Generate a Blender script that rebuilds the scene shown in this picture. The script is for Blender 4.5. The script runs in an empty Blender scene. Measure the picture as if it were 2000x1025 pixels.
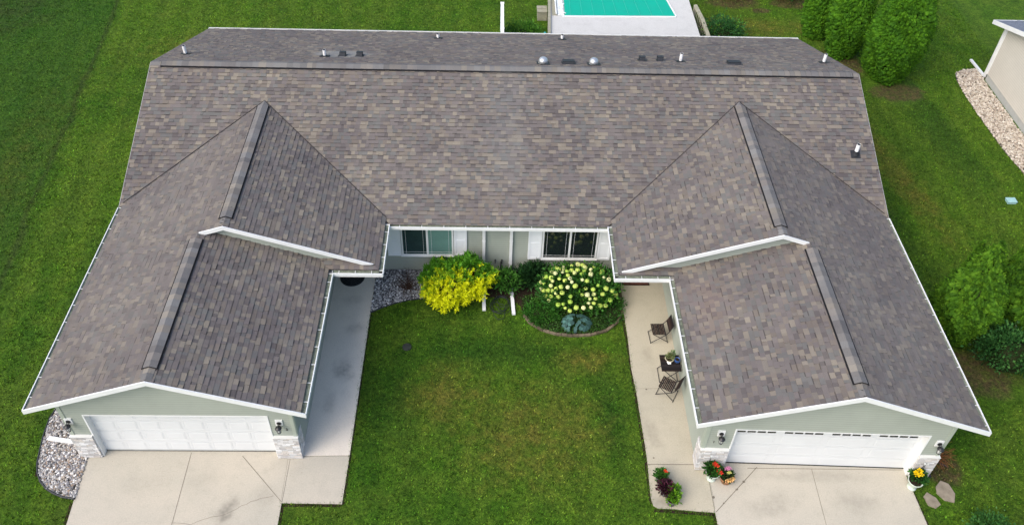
import bpy, math, random
import numpy as np
from mathutils import Vector, Matrix, noise
R = math.radians
rng = np.random.default_rng(7); random.seed(7)
scn = bpy.context.scene
# ------------------------------------------------------------------ camera
cd = bpy.data.cameras.new('camera'); cam = bpy.data.objects.new('camera', cd); scn.collection.objects.link(cam)
CR = Vector((0.99957464, -0.01018699, 0.02732695)); CU = Vector((-0.01367592, 0.66387145, 0.74772165)); CF = Vector((0.02575862, 0.74777732, -0.66344975))
CP = Vector((-0.2145, -25.6151, 23.0060))
m = Matrix((CR, CU, -CF)).transposed().to_4x4(); m.translation = CP
cam.matrix_world = m
cd.sensor_width = 36; cd.lens = 30.379; cd.shift_y = -0.0915; cd.clip_end = 2000; cd.clip_start = .1
scn.camera = cam
# ------------------------------------------------------------------ sky, sun, exposure
SUN_EL, SUN_AZ = 46.0, (-0.80, -0.60)     # horizontal direction towards the sun
w = bpy.data.worlds.new('World'); scn.world = w; w.use_nodes = True
nt = w.node_tree; bg = nt.nodes['Background']; sk = nt.nodes.new('ShaderNodeTexSky')
sk.sky_type = 'NISHITA'; sk.sun_disc = False; sk.sun_elevation = R(SUN_EL)
sk.sun_rotation = math.atan2(SUN_AZ[0], SUN_AZ[1]); sk.air_density = 1.0; sk.dust_density = 3.0
nt.links.new(sk.outputs[0], bg.inputs[0]); bg.inputs[1].default_value = 0.15
sd = bpy.data.lights.new('sun', 'SUN'); sd.energy = 1.3; sd.angle = R(58); sd.color = (1, .945, .85)
so = bpy.data.objects.new('sun', sd); scn.collection.objects.link(so)
h = Vector((SUN_AZ[0], SUN_AZ[1], 0)).normalized() * math.cos(R(SUN_EL)); h.z = math.sin(R(SUN_EL))
so.rotation_euler = h.to_track_quat('Z', 'Y').to_euler(); so.location = (-20, -10, 40)
vs = scn.view_settings; vs.view_transform = 'Standard'; vs.look = 'None'; vs.gamma = 1; vs.use_curve_mapping = False; vs.exposure = 0.80

# ------------------------------------------------------------------ helpers
def V(*a): return Vector(a)
def tag(o, label=None, cat=None, group=None, kind=None):
    if label: o['label'] = label
    if cat: o['category'] = cat
    if group: o['group'] = group
    if kind: o['kind'] = kind
    return o
def empty(name, loc=(0, 0, 0), rz=0, **k):
    o = bpy.data.objects.new(name, None); scn.collection.objects.link(o); o.location = loc; o.rotation_euler = (0, 0, rz)
    o.empty_display_size = .2
    return tag(o, **k)
def link(name, me, parent=None, **k):
    o = bpy.data.objects.new(name, me); scn.collection.objects.link(o)
    if parent: o.parent = parent
    return tag(o, **k)
def copy_tree(o, parent=None):
    c = o.copy(); scn.collection.objects.link(c)
    if parent: c.parent = parent
    for ch in list(o.children): copy_tree(ch, c)
    return c
class MB:
    def __init__(s): s.v = []; s.f = []; s.c = []; s.mi = []; s.sm = []
    def face(s, pts, col=None, mi=0, smooth=False):
        i = len(s.v); s.v += [tuple(p) for p in pts]; s.f.append(tuple(range(i, i+len(pts)))); s.c.append(col or (1, 1, 1)); s.mi.append(mi); s.sm.append(smooth)
    def add(s, vs, fs, col=None, mi=0, smooth=False):
        i = len(s.v); s.v += [tuple(p) for p in vs]
        for f in fs: s.f.append(tuple(i+k for k in f)); s.c.append(col or (1, 1, 1)); s.mi.append(mi); s.sm.append(smooth)
    def obox(s, c, ax, ay, az, col=None, mi=0):      # centre and three half-axes
        c, ax, ay, az = Vector(c), Vector(ax), Vector(ay), Vector(az)
        vs = [c+ax*i+ay*j+az*k for k in (-1, 1) for j in (-1, 1) for i in (-1, 1)]
        s.add(vs, [(0, 2, 3, 1), (4, 5, 7, 6), (0, 1, 5, 4), (2, 6, 7, 3), (0, 4, 6, 2), (1, 3, 7, 5)], col, mi)
    def box(s, x0, x1, y0, y1, z0, z1, col=None, mi=0):
        s.obox(((x0+x1)/2, (y0+y1)/2, (z0+z1)/2), ((x1-x0)/2, 0, 0), (0, (y1-y0)/2, 0), (0, 0, (z1-z0)/2), col, mi)
    def bar(s, a, b, w, t, up=(0, 0, 1), col=None, mi=0):   # square bar a->b, width w, thickness t along up
        a, b, up = Vector(a), Vector(b), Vector(up); d = b-a; L = d.length; d.normalize()
        sd_ = d.cross(up)
        if sd_.length < 1e-4: sd_ = d.cross(Vector((1, 0, 0)))
        sd_.normalize(); u = sd_.cross(d)
        s.obox((a+b)/2, d*L/2, sd_*w/2, u*t/2, col, mi)
    def tube(s, pts, r, n=8, col=None, mi=0, cap=True, smooth=True):
        pts = [Vector(p) for p in pts]; rs = r if isinstance(r, (list, tuple)) else [r]*len(pts)
        rings = []; ref = None
        for i, p in enumerate(pts):
            d = (pts[min(i+1, len(pts)-1)]-pts[max(i-1, 0)]).normalized()
            if ref is None: ref = d.cross(Vector((0, 0, 1))); ref = ref if ref.length > .05 else d.cross(Vector((1, 0, 0)))
            a = (ref-d*ref.dot(d)).normalized(); ref = a; b = d.cross(a)
            rings.append([p+(a*math.cos(2*math.pi*k/n)+b*math.sin(2*math.pi*k/n))*rs[i] for k in range(n)])
        vs = [q for rg in rings for q in rg]; fs = []
        for i in range(len(pts)-1):
            for k in range(n): fs.append((i*n+k, i*n+(k+1) % n, (i+1)*n+(k+1) % n, (i+1)*n+k))
        s.add(vs, fs, col, mi, smooth)
        if cap: s.face(rings[0][::-1], col, mi); s.face(rings[-1], col, mi)
    def lathe(s, prof, c=(0, 0, 0), n=20, col=None, mi=0, jit=None):
        c = Vector(c); vs = []; fs = []
        for (r, z) in prof:
            for k in range(n):
                a = 2*math.pi*k/n; rr = r*(1+(jit(a, z) if jit else 0)); vs.append(c+Vector((rr*math.cos(a), rr*math.sin(a), z)))
        for i in range(len(prof)-1):
            for k in range(n): fs.append((i*n+k, i*n+(k+1) % n, (i+1)*n+(k+1) % n, (i+1)*n+k))
        s.add(vs, fs, col, mi, True)
    def build(s, name, mats, parent=None, **k):
        me = bpy.data.meshes.new(name); me.from_pydata(s.v, [], s.f)
        for mm in (mats if isinstance(mats, (list, tuple)) else [mats]): me.materials.append(mm)
        n = len(s.f)
        me.polygons.foreach_set('material_index', s.mi); me.polygons.foreach_set('use_smooth', s.sm)
        at = me.color_attributes.new('Col', 'FLOAT_COLOR', 'CORNER')
        tot = np.array([len(f) for f in s.f]); cc = np.ones((n, 4), np.float32); cc[:, :3] = np.array(s.c, np.float32)
        at.data.foreach_set('color', np.repeat(cc, tot, axis=0).ravel())
        me.update()
        return link(name, me, parent, **k)
def fast_mesh(name, verts, k, mats, cols, parent=None, mi=None, **kw):
    """verts (n*k,3) as n separate k-gons, cols (n,3)"""
    n = len(verts)//k; me = bpy.data.meshes.new(name)
    me.vertices.add(n*k); me.vertices.foreach_set('co', np.ascontiguousarray(verts, np.float32).ravel())
    me.loops.add(n*k); me.loops.foreach_set('vertex_index', np.arange(n*k, dtype=np.int32))
    me.polygons.add(n); me.polygons.foreach_set('loop_start', np.arange(0, n*k, k, dtype=np.int32))
    for mm in (mats if isinstance(mats, (list, tuple)) else [mats]): me.materials.append(mm)
    me.update(calc_edges=True)
    at = me.color_attributes.new('Col', 'FLOAT_COLOR', 'CORNER'); cc = np.ones((n, 4), np.float32); cc[:, :3] = cols
    at.data.foreach_set('color', np.repeat(cc, k, axis=0).ravel())
    return link(name, me, parent, **kw)

# ------------------------------------------------------------------ materials
def mat(name, col, rough=.6, spec=.3, noise_scale=0, noise_amt=0, bump=0, bump_scale=50, metal=0, attr=False, detail=4, trans=0):
    m = bpy.data.materials.new(name); m.use_nodes = True; nt = m.node_tree; b = nt.nodes['Principled BSDF']
    b.inputs['Roughness'].default_value = rough; b.inputs['Specular IOR Level'].default_value = spec; b.inputs['Metallic'].default_value = metal
    tc = nt.nodes.new('ShaderNodeTexCoord'); out = None
    rgb = nt.nodes.new('ShaderNodeRGB'); rgb.outputs[0].default_value = (*col, 1); out = rgb.outputs[0]
    if attr:
        a = nt.nodes.new('ShaderNodeVertexColor'); a.layer_name = 'Col'; mx = nt.nodes.new('ShaderNodeMix'); mx.data_type = 'RGBA'; mx.blend_type = 'MULTIPLY'; mx.inputs[0].default_value = 1
        nt.links.new(out, mx.inputs[6]); nt.links.new(a.outputs[0], mx.inputs[7]); out = mx.outputs[2]
    if noise_amt:
        n = nt.nodes.new('ShaderNodeTexNoise'); n.inputs['Scale'].default_value = noise_scale; n.inputs['Detail'].default_value = detail; n.inputs['Roughness'].default_value = .65
        nt.links.new(tc.outputs['Object'], n.inputs['Vector'])
        mr = nt.nodes.new('ShaderNodeMapRange'); mr.inputs[1].default_value = .25; mr.inputs[2].default_value = .75; mr.inputs[3].default_value = 1-noise_amt; mr.inputs[4].default_value = 1+noise_amt
        nt.links.new(n.outputs[0], mr.inputs[0])
        mx = nt.nodes.new('ShaderNodeMix'); mx.data_type = 'RGBA'; mx.blend_type = 'MULTIPLY'; mx.inputs[0].default_value = 1
        nt.links.new(out, mx.inputs[6]); nt.links.new(mr.outputs[0], mx.inputs[7]); out = mx.outputs[2]
    nt.links.new(out, b.inputs['Base Color'])
    if bump:
        n = nt.nodes.new('ShaderNodeTexNoise'); n.inputs['Scale'].default_value = bump_scale; n.inputs['Detail'].default_value = 3
        nt.links.new(tc.outputs['Object'], n.inputs['Vector']); bp = nt.nodes.new('ShaderNodeBump'); bp.inputs['Strength'].default_value = bump; bp.inputs['Distance'].default_value = .01
        nt.links.new(n.outputs[0], bp.inputs['Height']); nt.links.new(bp.outputs[0], b.inputs['Normal'])
    if trans:
        t = nt.nodes.new('ShaderNodeBsdfTranslucent'); ms = nt.nodes.new('ShaderNodeMixShader'); ms.inputs[0].default_value = trans
        nt.links.new(out, t.inputs[0]); nt.links.new(b.outputs[0], ms.inputs[1]); nt.links.new(t.outputs[0], ms.inputs[2]); nt.links.new(ms.outputs[0], nt.nodes['Material Output'].inputs[0])
    m['out'] = 0
    return m
class NG:   # tiny node-graph helper
    def __init__(s, m): s.nt = m.node_tree; s.b = s.nt.nodes['Principled BSDF']; s.tc = s.nt.nodes.new('ShaderNodeTexCoord')
    def L(s, a, b): s.nt.links.new(a, b)
    def noise(s, scale, detail=4, rough=.6, vec=None, stretch=None):
        n = s.nt.nodes.new('ShaderNodeTexNoise'); n.inputs['Scale'].default_value = scale; n.inputs['Detail'].default_value = detail; n.inputs['Roughness'].default_value = rough
        v = vec or s.tc.outputs['Object']
        if stretch:
            mp = s.nt.nodes.new('ShaderNodeMapping'); mp.inputs['Scale'].default_value = stretch[:3]
            if len(stretch) > 3: mp.inputs['Rotation'].default_value = (0, 0, stretch[3])
            s.L(v, mp.inputs[0]); v = mp.outputs[0]
        s.L(v, n.inputs['Vector']); return n.outputs[0]
    def rng(s, x, a, b, c=0, d=1, smooth=False):
        r = s.nt.nodes.new('ShaderNodeMapRange')
        if smooth: r.interpolation_type = 'SMOOTHSTEP'
        for i, q in enumerate((a, b, c, d)): r.inputs[i+1].default_value = q
        s.L(x, r.inputs[0]); return r.outputs[0]
    def mix(s, f, a, b, mode='MIX'):
        m = s.nt.nodes.new('ShaderNodeMix'); m.data_type = 'RGBA'; m.blend_type = mode
        for sock, val in ((m.inputs[0], f), (m.inputs[6], a), (m.inputs[7], b)):
            if isinstance(val, (int, float)): sock.default_value = val
            elif isinstance(val, tuple): sock.default_value = (*val, 1)
            else: s.L(val, sock)
        return m.outputs[2]
    def math(s, op, a, b=0):
        m = s.nt.nodes.new('ShaderNodeMath'); m.operation = op
        for sock, val in ((m.inputs[0], a), (m.inputs[1], b)):
            if isinstance(val, (int, float)): sock.default_value = val
            else: s.L(val, sock)
        return m.outputs[0]
    def sep(s):
        x = s.nt.nodes.new('ShaderNodeSeparateXYZ'); s.L(s.tc.outputs['Object'], x.inputs[0]); return x.outputs
    def spot(s, cx, cy, rx, ry, soft=.6, rot=0, wob=.5):
        mp = s.nt.nodes.new('ShaderNodeMapping'); mp.vector_type = 'TEXTURE'; mp.inputs['Location'].default_value = (cx, cy, 0); mp.inputs['Scale'].default_value = (rx, ry, 1e3); mp.inputs['Rotation'].default_value = (0, 0, rot)
        s.L(s.tc.outputs['Object'], mp.inputs[0])
        ln = s.nt.nodes.new('ShaderNodeVectorMath'); ln.operation = 'LENGTH'; s.L(mp.outputs[0], ln.inputs[0])
        n = s.noise(2.2, 4); q = s.math('ADD', ln.outputs['Value'], s.math('MULTIPLY', s.math('SUBTRACT', n, .5), wob*2))
        return s.rng(q, 1, 1-soft, 0, 1, True)
def blank(name, rough=.9, spec=.2):
    m = bpy.data.materials.new(name); m.use_nodes = True; b = m.node_tree.nodes['Principled BSDF']; b.inputs['Roughness'].default_value = rough; b.inputs['Specular IOR Level'].default_value = spec
    return m
def bump(g, h, strength, dist):
    bp = g.nt.nodes.new('ShaderNodeBump'); bp.inputs['Strength'].default_value = strength; bp.inputs['Distance'].default_value = dist
    g.L(h, bp.inputs['Height']); g.L(bp.outputs[0], g.b.inputs['Normal'])

def make_grass(name, blade=False):
    m = blank(name, .85, .12); g = NG(m); xyz = g.sep()
    big = g.noise(.16, 5, .6); mid = g.noise(.9, 5, .65); fine = g.noise(9, 4, .7); ff = g.noise(38, 3, .7)
    c = g.mix(g.rng(big, .35, .65), GRASS[0], GRASS[1])
    c = g.mix(g.rng(mid, .42, .72, 0, .75), c, GRASS[2])
    c = g.mix(g.rng(g.noise(.55, 4, .6, stretch=(1, .22, 1, .12)), .42, .66, 0, .55), c, (.105, .175, .024))
    for a in ((0.2, -8.6, 4.2, .9, .9, 0), (-3.3, -10.4, 1.0, 2.8, .9, .05), (3.6, -10.6, .8, 2.6, .9, 0), (14.6, -4.5, 1.6, 7, .8, 0), (19.2, 3.5, 1.2, 6, .8, .1), (-13.6, -7, 1.0, 6, .9, .1)):  # darker grass patches; the house's shade at right is put into the colour
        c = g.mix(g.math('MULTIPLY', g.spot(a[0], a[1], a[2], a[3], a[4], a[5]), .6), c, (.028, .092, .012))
    c = g.mix(1, c, g.mix(g.rng(g.math('SINE', g.math('MULTIPLY', g.math('ADD', xyz[0], g.math('MULTIPLY', g.math('ADD', xyz[1], g.math('MULTIPLY', g.noise(.3, 2), 3)), .14)), 5.2)), -.6, .6, 0, 1, True), (.93, .94, .95), (1.07, 1.05, 1.03)), 'MULTIPLY')
    # dry olive areas: front lawn, middle of the side yard
    for a in ((-19.5, -4, 2.2, 14, .9, -.08), (1.2, -11.6, 3.2, 2.6, .9, .2), (-1.5, -10.2, 1.9, 1.6, .9, .2), (16.3, 0.5, 1.1, 6.5, .9, .22), (3, -8.9, 1.4, .7, .8, 0), (12.0, 11.2, 6, 1.2, .8, 0), (-12, 8.6, 6, 2.2, .9, 0.1)):
        sp = g.math('MULTIPLY', g.spot(a[0], a[1], a[2], a[3], a[4], a[5]), g.rng(g.noise(1.6, 4), .35, .62, .25, .95))
        c = g.mix(sp, c, GRASS[3])
    # darker turf beyond the mowing line at far left, brownish in the far corner
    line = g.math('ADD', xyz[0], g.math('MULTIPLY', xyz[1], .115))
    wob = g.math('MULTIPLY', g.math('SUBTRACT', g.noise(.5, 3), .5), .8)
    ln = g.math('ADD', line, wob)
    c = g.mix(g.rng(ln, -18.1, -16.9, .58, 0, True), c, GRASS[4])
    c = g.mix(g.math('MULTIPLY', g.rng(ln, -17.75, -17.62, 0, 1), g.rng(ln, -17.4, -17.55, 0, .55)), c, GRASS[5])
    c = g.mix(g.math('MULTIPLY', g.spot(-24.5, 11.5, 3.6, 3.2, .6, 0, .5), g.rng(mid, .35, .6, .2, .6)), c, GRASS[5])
    # bare soil under the big arborvitae and shrubs
    for a in ((18.3, 5.9, 1.5, .8), (16.3, 8.1, 1.3, 1.6), (15.6, -9.3, 1.5, 1.1), (12.3, 13.6, 1.6, .8), (15.4, 13.6, 1.4, .7), (13.6, 12.8, .6, .3, ), (13.2, -12.6, .7, .7)):
        c = g.mix(g.math('MULTIPLY', g.spot(a[0], a[1], a[2], a[3], .4, 0, .35), g.rng(g.noise(5, 4), .3, .6, .4, .95)), c, SOIL)
    cl = g.noise(3.2, 5, .7); c = g.mix(1, c, g.mix(g.rng(cl, .3, .7), (.74, .80, .80), (1.26, 1.18, 1.15)), 'MULTIPLY')
    c = g.mix(1, c, g.mix(g.rng(fine, .3, .7), (.62, .66, .66), (1.42, 1.36, 1.3)), 'MULTIPLY')
    if not blade:
        c = g.mix(1, c, g.mix(g.rng(g.noise(17, 3, .8), .35, .65), (.42, .48, .48), (1.25, 1.22, 1.1)), 'MULTIPLY')
        c = g.mix(1, c, g.mix(g.rng(ff, .3, .7), (.42, .46, .45), (1.3, 1.25, 1.1)), 'MULTIPLY')
        bump(g, g.noise(55, 4, .8), .9, .05)
    else:
        a = g.nt.nodes.new('ShaderNodeVertexColor'); a.layer_name = 'Col'; c = g.mix(1, c, a.outputs[0], 'MULTIPLY')
    g.L(c, g.b.inputs['Base Color'])
    if blade:
        t = g.nt.nodes.new('ShaderNodeBsdfTranslucent'); ms = g.nt.nodes.new('ShaderNodeMixShader'); ms.inputs[0].default_value = .35
        g.L(c, t.inputs[0]); g.L(g.b.outputs[0], ms.inputs[1]); g.L(t.outputs[0], ms.inputs[2]); g.L(ms.outputs[0], g.nt.nodes['Material Output'].inputs[0])
    return m
GRASS = [(.050, .142, .011), (.094, .200, .016), (.130, .212, .028), (.168, .172, .036), (.027, .100, .015), (.046, .066, .022)]
SOIL = (.115, .085, .05)
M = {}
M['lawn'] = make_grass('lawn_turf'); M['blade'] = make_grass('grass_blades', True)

def make_concrete(name, base, warm, stains, cracks=True):
    m = blank(name, .85, .25); g = NG(m)
    c = g.mix(g.rng(g.noise(.45, 5, .6), .35, .65), base, warm)
    c = g.mix(g.rng(g.noise(2.4, 6, .7), .5, .8, 0, .45), c, tuple(q*.72 for q in base))
    for (x, y, rx, ry, rot, amt) in stains:
        c = g.mix(g.math('MULTIPLY', g.spot(x, y, rx, ry, .9, rot, .6), g.rng(g.noise(7, 5, .75), .3, .6, amt*.3, amt)), c, tuple(q*.38 for q in base))
    c = g.mix(1, c, g.mix(g.rng(g.noise(28, 4, .7), .3, .7), (.88, .88, .88), (1.1, 1.1, 1.1)), 'MULTIPLY')
    c = g.mix(g.rng(g.noise(16, 2, .5), .735, .76, 0, .6), c, tuple(q*.35 for q in base))
    g.L(c, g.b.inputs['Base Color']); bump(g, g.noise(60, 3, .7), .35, .006)
    return m
M['conc_l'] = make_concrete('driveway_concrete', (.43, .40, .335), (.485, .44, .365), [(-7.3, -14.0, .38, .55, -.3, .75), (-8.2, -13.1, .9, .35, .2, .16), (-6.3, -13.6, .6, .5, 0, .2), (-9.8, -13.2, 1.2, .4, .1, .14)])
M['conc_walk'] = make_concrete('walkway_concrete', (.66, .60, .52), (.70, .64, .55), [(-4.75, -9.4, .45, .55, .4, .7), (-4.6, -7.7, .5, .3, .2, .45), (-5.0, -10.6, .3, .6, .0, .35), (-4.8, -6.5, .5, .3, 0, .3)])  # colour raised and warmed to make up for the wing's shade here
M['conc_r'] = make_concrete('right_walk_concrete', (.42, .385, .30), (.465, .42, .325), [(4.75, -11.5, .35, .9, .3, .4), (5.0, -8.7, .3, .5, 0, .3), (4.7, -13.75, .5, .3, 0, .5)])
M['conc_rd'] = make_concrete('right_driveway_concrete', (.435, .405, .34), (.485, .445, .37), [(7.8, -13.8, 1.2, .5, .2, .3), (10.3, -13.7, 1.0, .5, -.2, .3), (9.2, -12.9, 2.5, .25, 0, .25)])
M['joint'] = mat('joint_dirt', (.17, .15, .12), .95, .1, 20, .5)
M['deck'] = make_concrete('pool_deck_concrete', (.50, .495, .475), (.54, .535, .515), [])

def make_shingle():
    m = blank('asphalt_shingles', .92, .2); g = NG(m)
    a = g.nt.nodes.new('ShaderNodeVertexColor'); a.layer_name = 'Col'; c = a.outputs[0]
    c = g.mix(1, c, g.mix(g.rng(g.noise(.45, 5, .65), .35, .65), (.87, .86, .88), (1.11, 1.11, 1.08)), 'MULTIPLY')
    c = g.mix(1, c, g.mix(g.rng(g.noise(120, 3, .8), .3, .7), (.78, .78, .78), (1.2, 1.2, 1.2)), 'MULTIPLY')
    # weathering: pale run-off bands down the middle, washed ring round the bath vents
    band = g.math('MULTIPLY', g.spot(.35, -1.9, 1.1, 3.6, .9, 0, .45), g.rng(g.noise(3, 3), .3, .7, .1, .34)); c = g.mix(band, c, (.19, .195, .195))
    ring = g.spot(-5.85, 1.75, 1.25, .62, .35, 0, .08); c = g.mix(g.math('MULTIPLY', ring, .5), c, (.29, .30, .29))
    red = g.math('MULTIPLY', g.spot(6.3, -9.2, .9, 1.6, .9, 0, .5), .2); c = g.mix(red, c, (.20, .125, .105))
    g.L(c, g.b.inputs['Base Color']); bump(g, g.noise(220, 2, .8), .5, .004)
    return m
M['shingle'] = make_shingle()
M['siding'] = mat('sage_siding', (.335, .365, .315), .55, .3, 1.5, .06, .12, 90, attr=True)
M['trim_sage'] = mat('sage_trim', (.36, .40, .335), .55, .3, 3, .06)
M['white'] = mat('white_trim', (.74, .75, .745), .45, .35, 2.5, .06)
M['white_door'] = mat('white_door_paint', (.66, .675, .68), .4, .35, 1.2, .04)
M['shutter'] = mat('white_shutter', (.78, .80, .82), .45, .35, 3, .04)
M['gutter_in'] = mat('gutter_grit', (.17, .19, .145), .8, .2, 9, .5, .3, 60)
M['soffit'] = mat('soffit', (.7, .7, .68), .7)
M['drip'] = mat('drip_edge', (.33, .33, .32), .6, .3)
M['valley'] = mat('valley_shadow', (.055, .05, .05), .95, .1)
M['dark'] = mat('black_plastic', (.022, .024, .028), .55, .4, 8, .2)
M['blackmetal'] = mat('black_metal', (.02, .02, .022), .4, .5)
M['vent'] = mat('black_vent', (.028, .032, .04), .6, .35, 6, .2)
M['pvc'] = mat('white_pvc', (.82, .82, .82), .35, .4, 6, .05)
M['metal'] = mat('galvanised', (.55, .57, .58), .42, .5, 4, .12, metal=.75)
M['deckboard'] = mat('roof_underlay', (.06, .055, .055), .95)
M['glass'] = mat('dark_glass', (.012, .018, .018), .04, .7)
M['glass_l'] = mat('screened_glass', (.022, .045, .045), .25, .4, 3, .2)
M['glass_teal'] = mat('teal_curtain_glass', (.13, .25, .22), .1, .5, 2, .12)
M['glass_cl'] = mat('lamp_glass', (.55, .57, .56), .1, .6)
M['found'] = mat('foundation', (.42, .43, .41), .9, .2, 3, .12)
M['beige'] = mat('beige_siding', (.56, .53, .47), .55, .3, 1.2, .05, attr=True)
M['slate'] = mat('neighbour_shingles', (.16, .18, .22), .9, .2, 12, .35)
M['brickmat'] = mat('brick', (1, 1, 1), .85, .2, 35, .18, .4, 80, attr=True)
M['pebble'] = mat('pebbles', (1, 1, 1), .55, .3, 30, .15, attr=True)
M['gravelbed'] = mat('gravel_bed', (.10, .085, .07), .95, .1, 14, .5)
M['gravelbed_d'] = mat('gravel_bed_dark', (.035, .035, .035), .95, .1, 14, .5)
M['leaf'] = mat('leaves', (1, 1, 1), .55, .25, 0, 0, attr=True, trans=.30)
M['needle'] = mat('arborvitae_sprays', (1, 1, 1), .75, .15, 0, 0, attr=True, trans=.22)
M['petal'] = mat('petals', (1, 1, 1), .7, .2, 25, .12, attr=True)
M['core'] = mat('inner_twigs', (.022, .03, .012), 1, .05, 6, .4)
M['bark'] = mat('bark', (.10, .07, .045), .95, .1, 12, .4)
M['wicker'] = mat('dark_wicker', (1, 1, 1), .75, .2, 30, .2, attr=True)
M['terra'] = mat('woven_basket', (.30, .15, .075), .8, .2, 18, .35)
M['urn'] = mat('pale_green_urn', (.55, .62, .54), .45, .35, 5, .12)
M['grey_pot'] = mat('grey_pot', (.12, .12, .125), .6, .3, 8, .2)
M['blue'] = mat('blue_glaze', (.03, .08, .24), .2, .6, 8, .25)
M['cream'] = mat('cream_pot', (.62, .55, .42), .6, .3, 6, .15)
M['soil'] = mat('potting_soil', (.03, .022, .015), 1, .05, 20, .4)
M['mulch'] = mat('mulch', (.030, .022, .015), 1, .05, 18, .5)
M['stone_edge'] = mat('edging_stone', (1, 1, 1), .9, .15, 12, .3, .4, 40, attr=True)
M['rubber'] = mat('black_rubber', (.015, .016, .017), .7, .3, 18, .3)
M['hose'] = mat('hose', (.014, .018, .02), .45, .4)
M['matbrown'] = mat('coir_mat', (.10, .035, .02), .95, .1, 14, .5)
M['teal'] = mat('teal_pool_cover', (.0, .36, .245), .5, .3, .8, .04)
M['liner'] = mat('pool_liner', (.75, .78, .78), .5, .3)
M['fencew'] = mat('vinyl_fence', (.82, .83, .83), .4, .3)
M['oldwood'] = mat('weathered_wood', (.30, .29, .22), .85, .2, 6, .25)
M['cap'] = mat('pale_blue_cover', (.30, .50, .50), .6, .3, 8, .15)
M['drain'] = mat('drain_iron', (.03, .035, .03), .8, .2, 12, .4)
M['flag'] = mat('flagstone', (.25, .215, .165), .95, .1, 5, .25, .3, 30)
M['teal_item'] = mat('teal_plastic', (.05, .40, .42), .4, .4)

# ------------------------------------------------------------------ ground
s = MB(); G = 300
N = 1
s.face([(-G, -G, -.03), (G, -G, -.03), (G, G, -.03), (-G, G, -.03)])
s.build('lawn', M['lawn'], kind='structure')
def slab(name, poly, mat_, z=0.0, th=.1, **k):
    s = MB(); n = len(poly)
    s.face([(x, y, z) for x, y in poly]); 
    for i in range(n):
        a, b = poly[i], poly[(i+1) % n]; s.face([(a[0], a[1], z), (a[0], a[1], z-th), (b[0], b[1], z-th), (b[0], b[1], z)])
    return s.build(name, mat_, kind='structure', **k)
def ccw(p):
    a = sum(p[i][0]*p[(i+1) % len(p)][1]-p[(i+1) % len(p)][0]*p[i][1] for i in range(len(p)))
    return p if a > 0 else p[::-1]
pave = []
def pav(name, poly, mat_, z=0): pave.append(poly); return slab(name, ccw(poly), mat_, z)
LDR = [(-11.68, -12.2), (-11.52, -14.45), (-11.45, -19), (-5.80, -19), (-5.86, -13.77), (-5.87, -12.2)]
dl = pav('driveway', LDR, M['conc_l'])
pav('walkway', [(-5.86, -12.36), (-5.85, -13.77), (-4.19, -13.79), (-4.17, -12.33)], M['conc_l'])
pav('walkway', [(-5.75, -12.34), (-4.17, -12.31), (-4.15, -5.1), (-5.75, -5.1)], M['conc_walk'])
RDR = [(6.22, -12.45), (6.21, -14.01), (6.20, -19), (12.45, -19), (12.08, -14.35), (11.99, -12.6), (11.99, -12.3), (6.22, -12.3)]
pav('driveway', RDR, M['conc_rd'])
e1 = [(4.37, -5.1), (4.39, -6.6), (4.42, -8.0), (4.40, -9.2), (4.46, -10.2), (4.48, -11.2), (4.50, -11.9), (4.50, -12.545)]
pav('walkway', e1+[(6.0, -12.545), (6.0, -5.1)], M['conc_r'])
e2 = [(4.50, -12.56), (4.47, -13.2), (4.46, -13.6), (4.50, -13.8), (4.62, -13.88), (5.1, -13.90), (5.5, -13.95), (6.20, -14.0)]
pav('walkway', e2+[(6.20, -12.56)], M['conc_r'])
s = MB()
def strip(a, b, wd=.018, z=.0035):
    a, b = V(*a, z), V(*b, z); d = (b-a).normalized(); q = V(-d.y, d.x, 0)*wd*.36
    s.face([a-q, b-q, b+q, a+q])
strip((-8.74, -12.25), (-8.62, -19)); strip((-7.25, -12.35), (-5.87, -13.74), .02); strip((-5.93, -12.4), (-5.89, -13.7), .006)
s.build('control_joint', M['joint'], dl)
s = MB()
strip((7.69, -12.62), (6.23, -13.99), .026); strip((9.28, -12.66), (9.12, -19), .016); strip((6.24, -12.9), (6.225, -13.9), .008); strip((4.52, -12.552), (5.85, -12.552), .022); strip((7.4, -12.655), (11.95, -12.69), .02); strip((4.45, -9.98), (5.85, -9.95), .01)
for (x, y, r) in ((7.2, -13.08, .05), (6.95, -13.32, .045), (6.5, -13.73, .03), (6.24, -13.55, .05), (4.78, -10.0, .035), (4.7, -12.35, .03)):
    s.face([(x+r*math.cos(a)*random.uniform(.7, 1.2), y+r*.8*math.sin(a)*random.uniform(.7, 1.2), .006) for a in np.linspace(0, 6.28, 10)[:-1]])
s.build('control_joint', M['joint'], bpy.data.objects['driveway.001'])
s = MB()   # wandering crack in the left driveway
pts = [(-8.72, -14.35), (-8.2, -14.38), (-7.75, -14.2), (-7.4, -14.12), (-7.05, -13.95), (-6.7, -13.72), (-6.35, -13.62), (-6.0, -13.52)]
q = []
for i in range(len(pts)-1):
    for t in (0, .33, .66): q.append((pts[i][0]*(1-t)+pts[i+1][0]*t+random.uniform(-.02, .02), pts[i][1]*(1-t)+pts[i+1][1]*t+random.uniform(-.02, .02)))
for i in range(len(q)-1): strip(q[i], q[i+1], .013, .004)
s.build('crack', M['joint'], dl)

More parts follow.
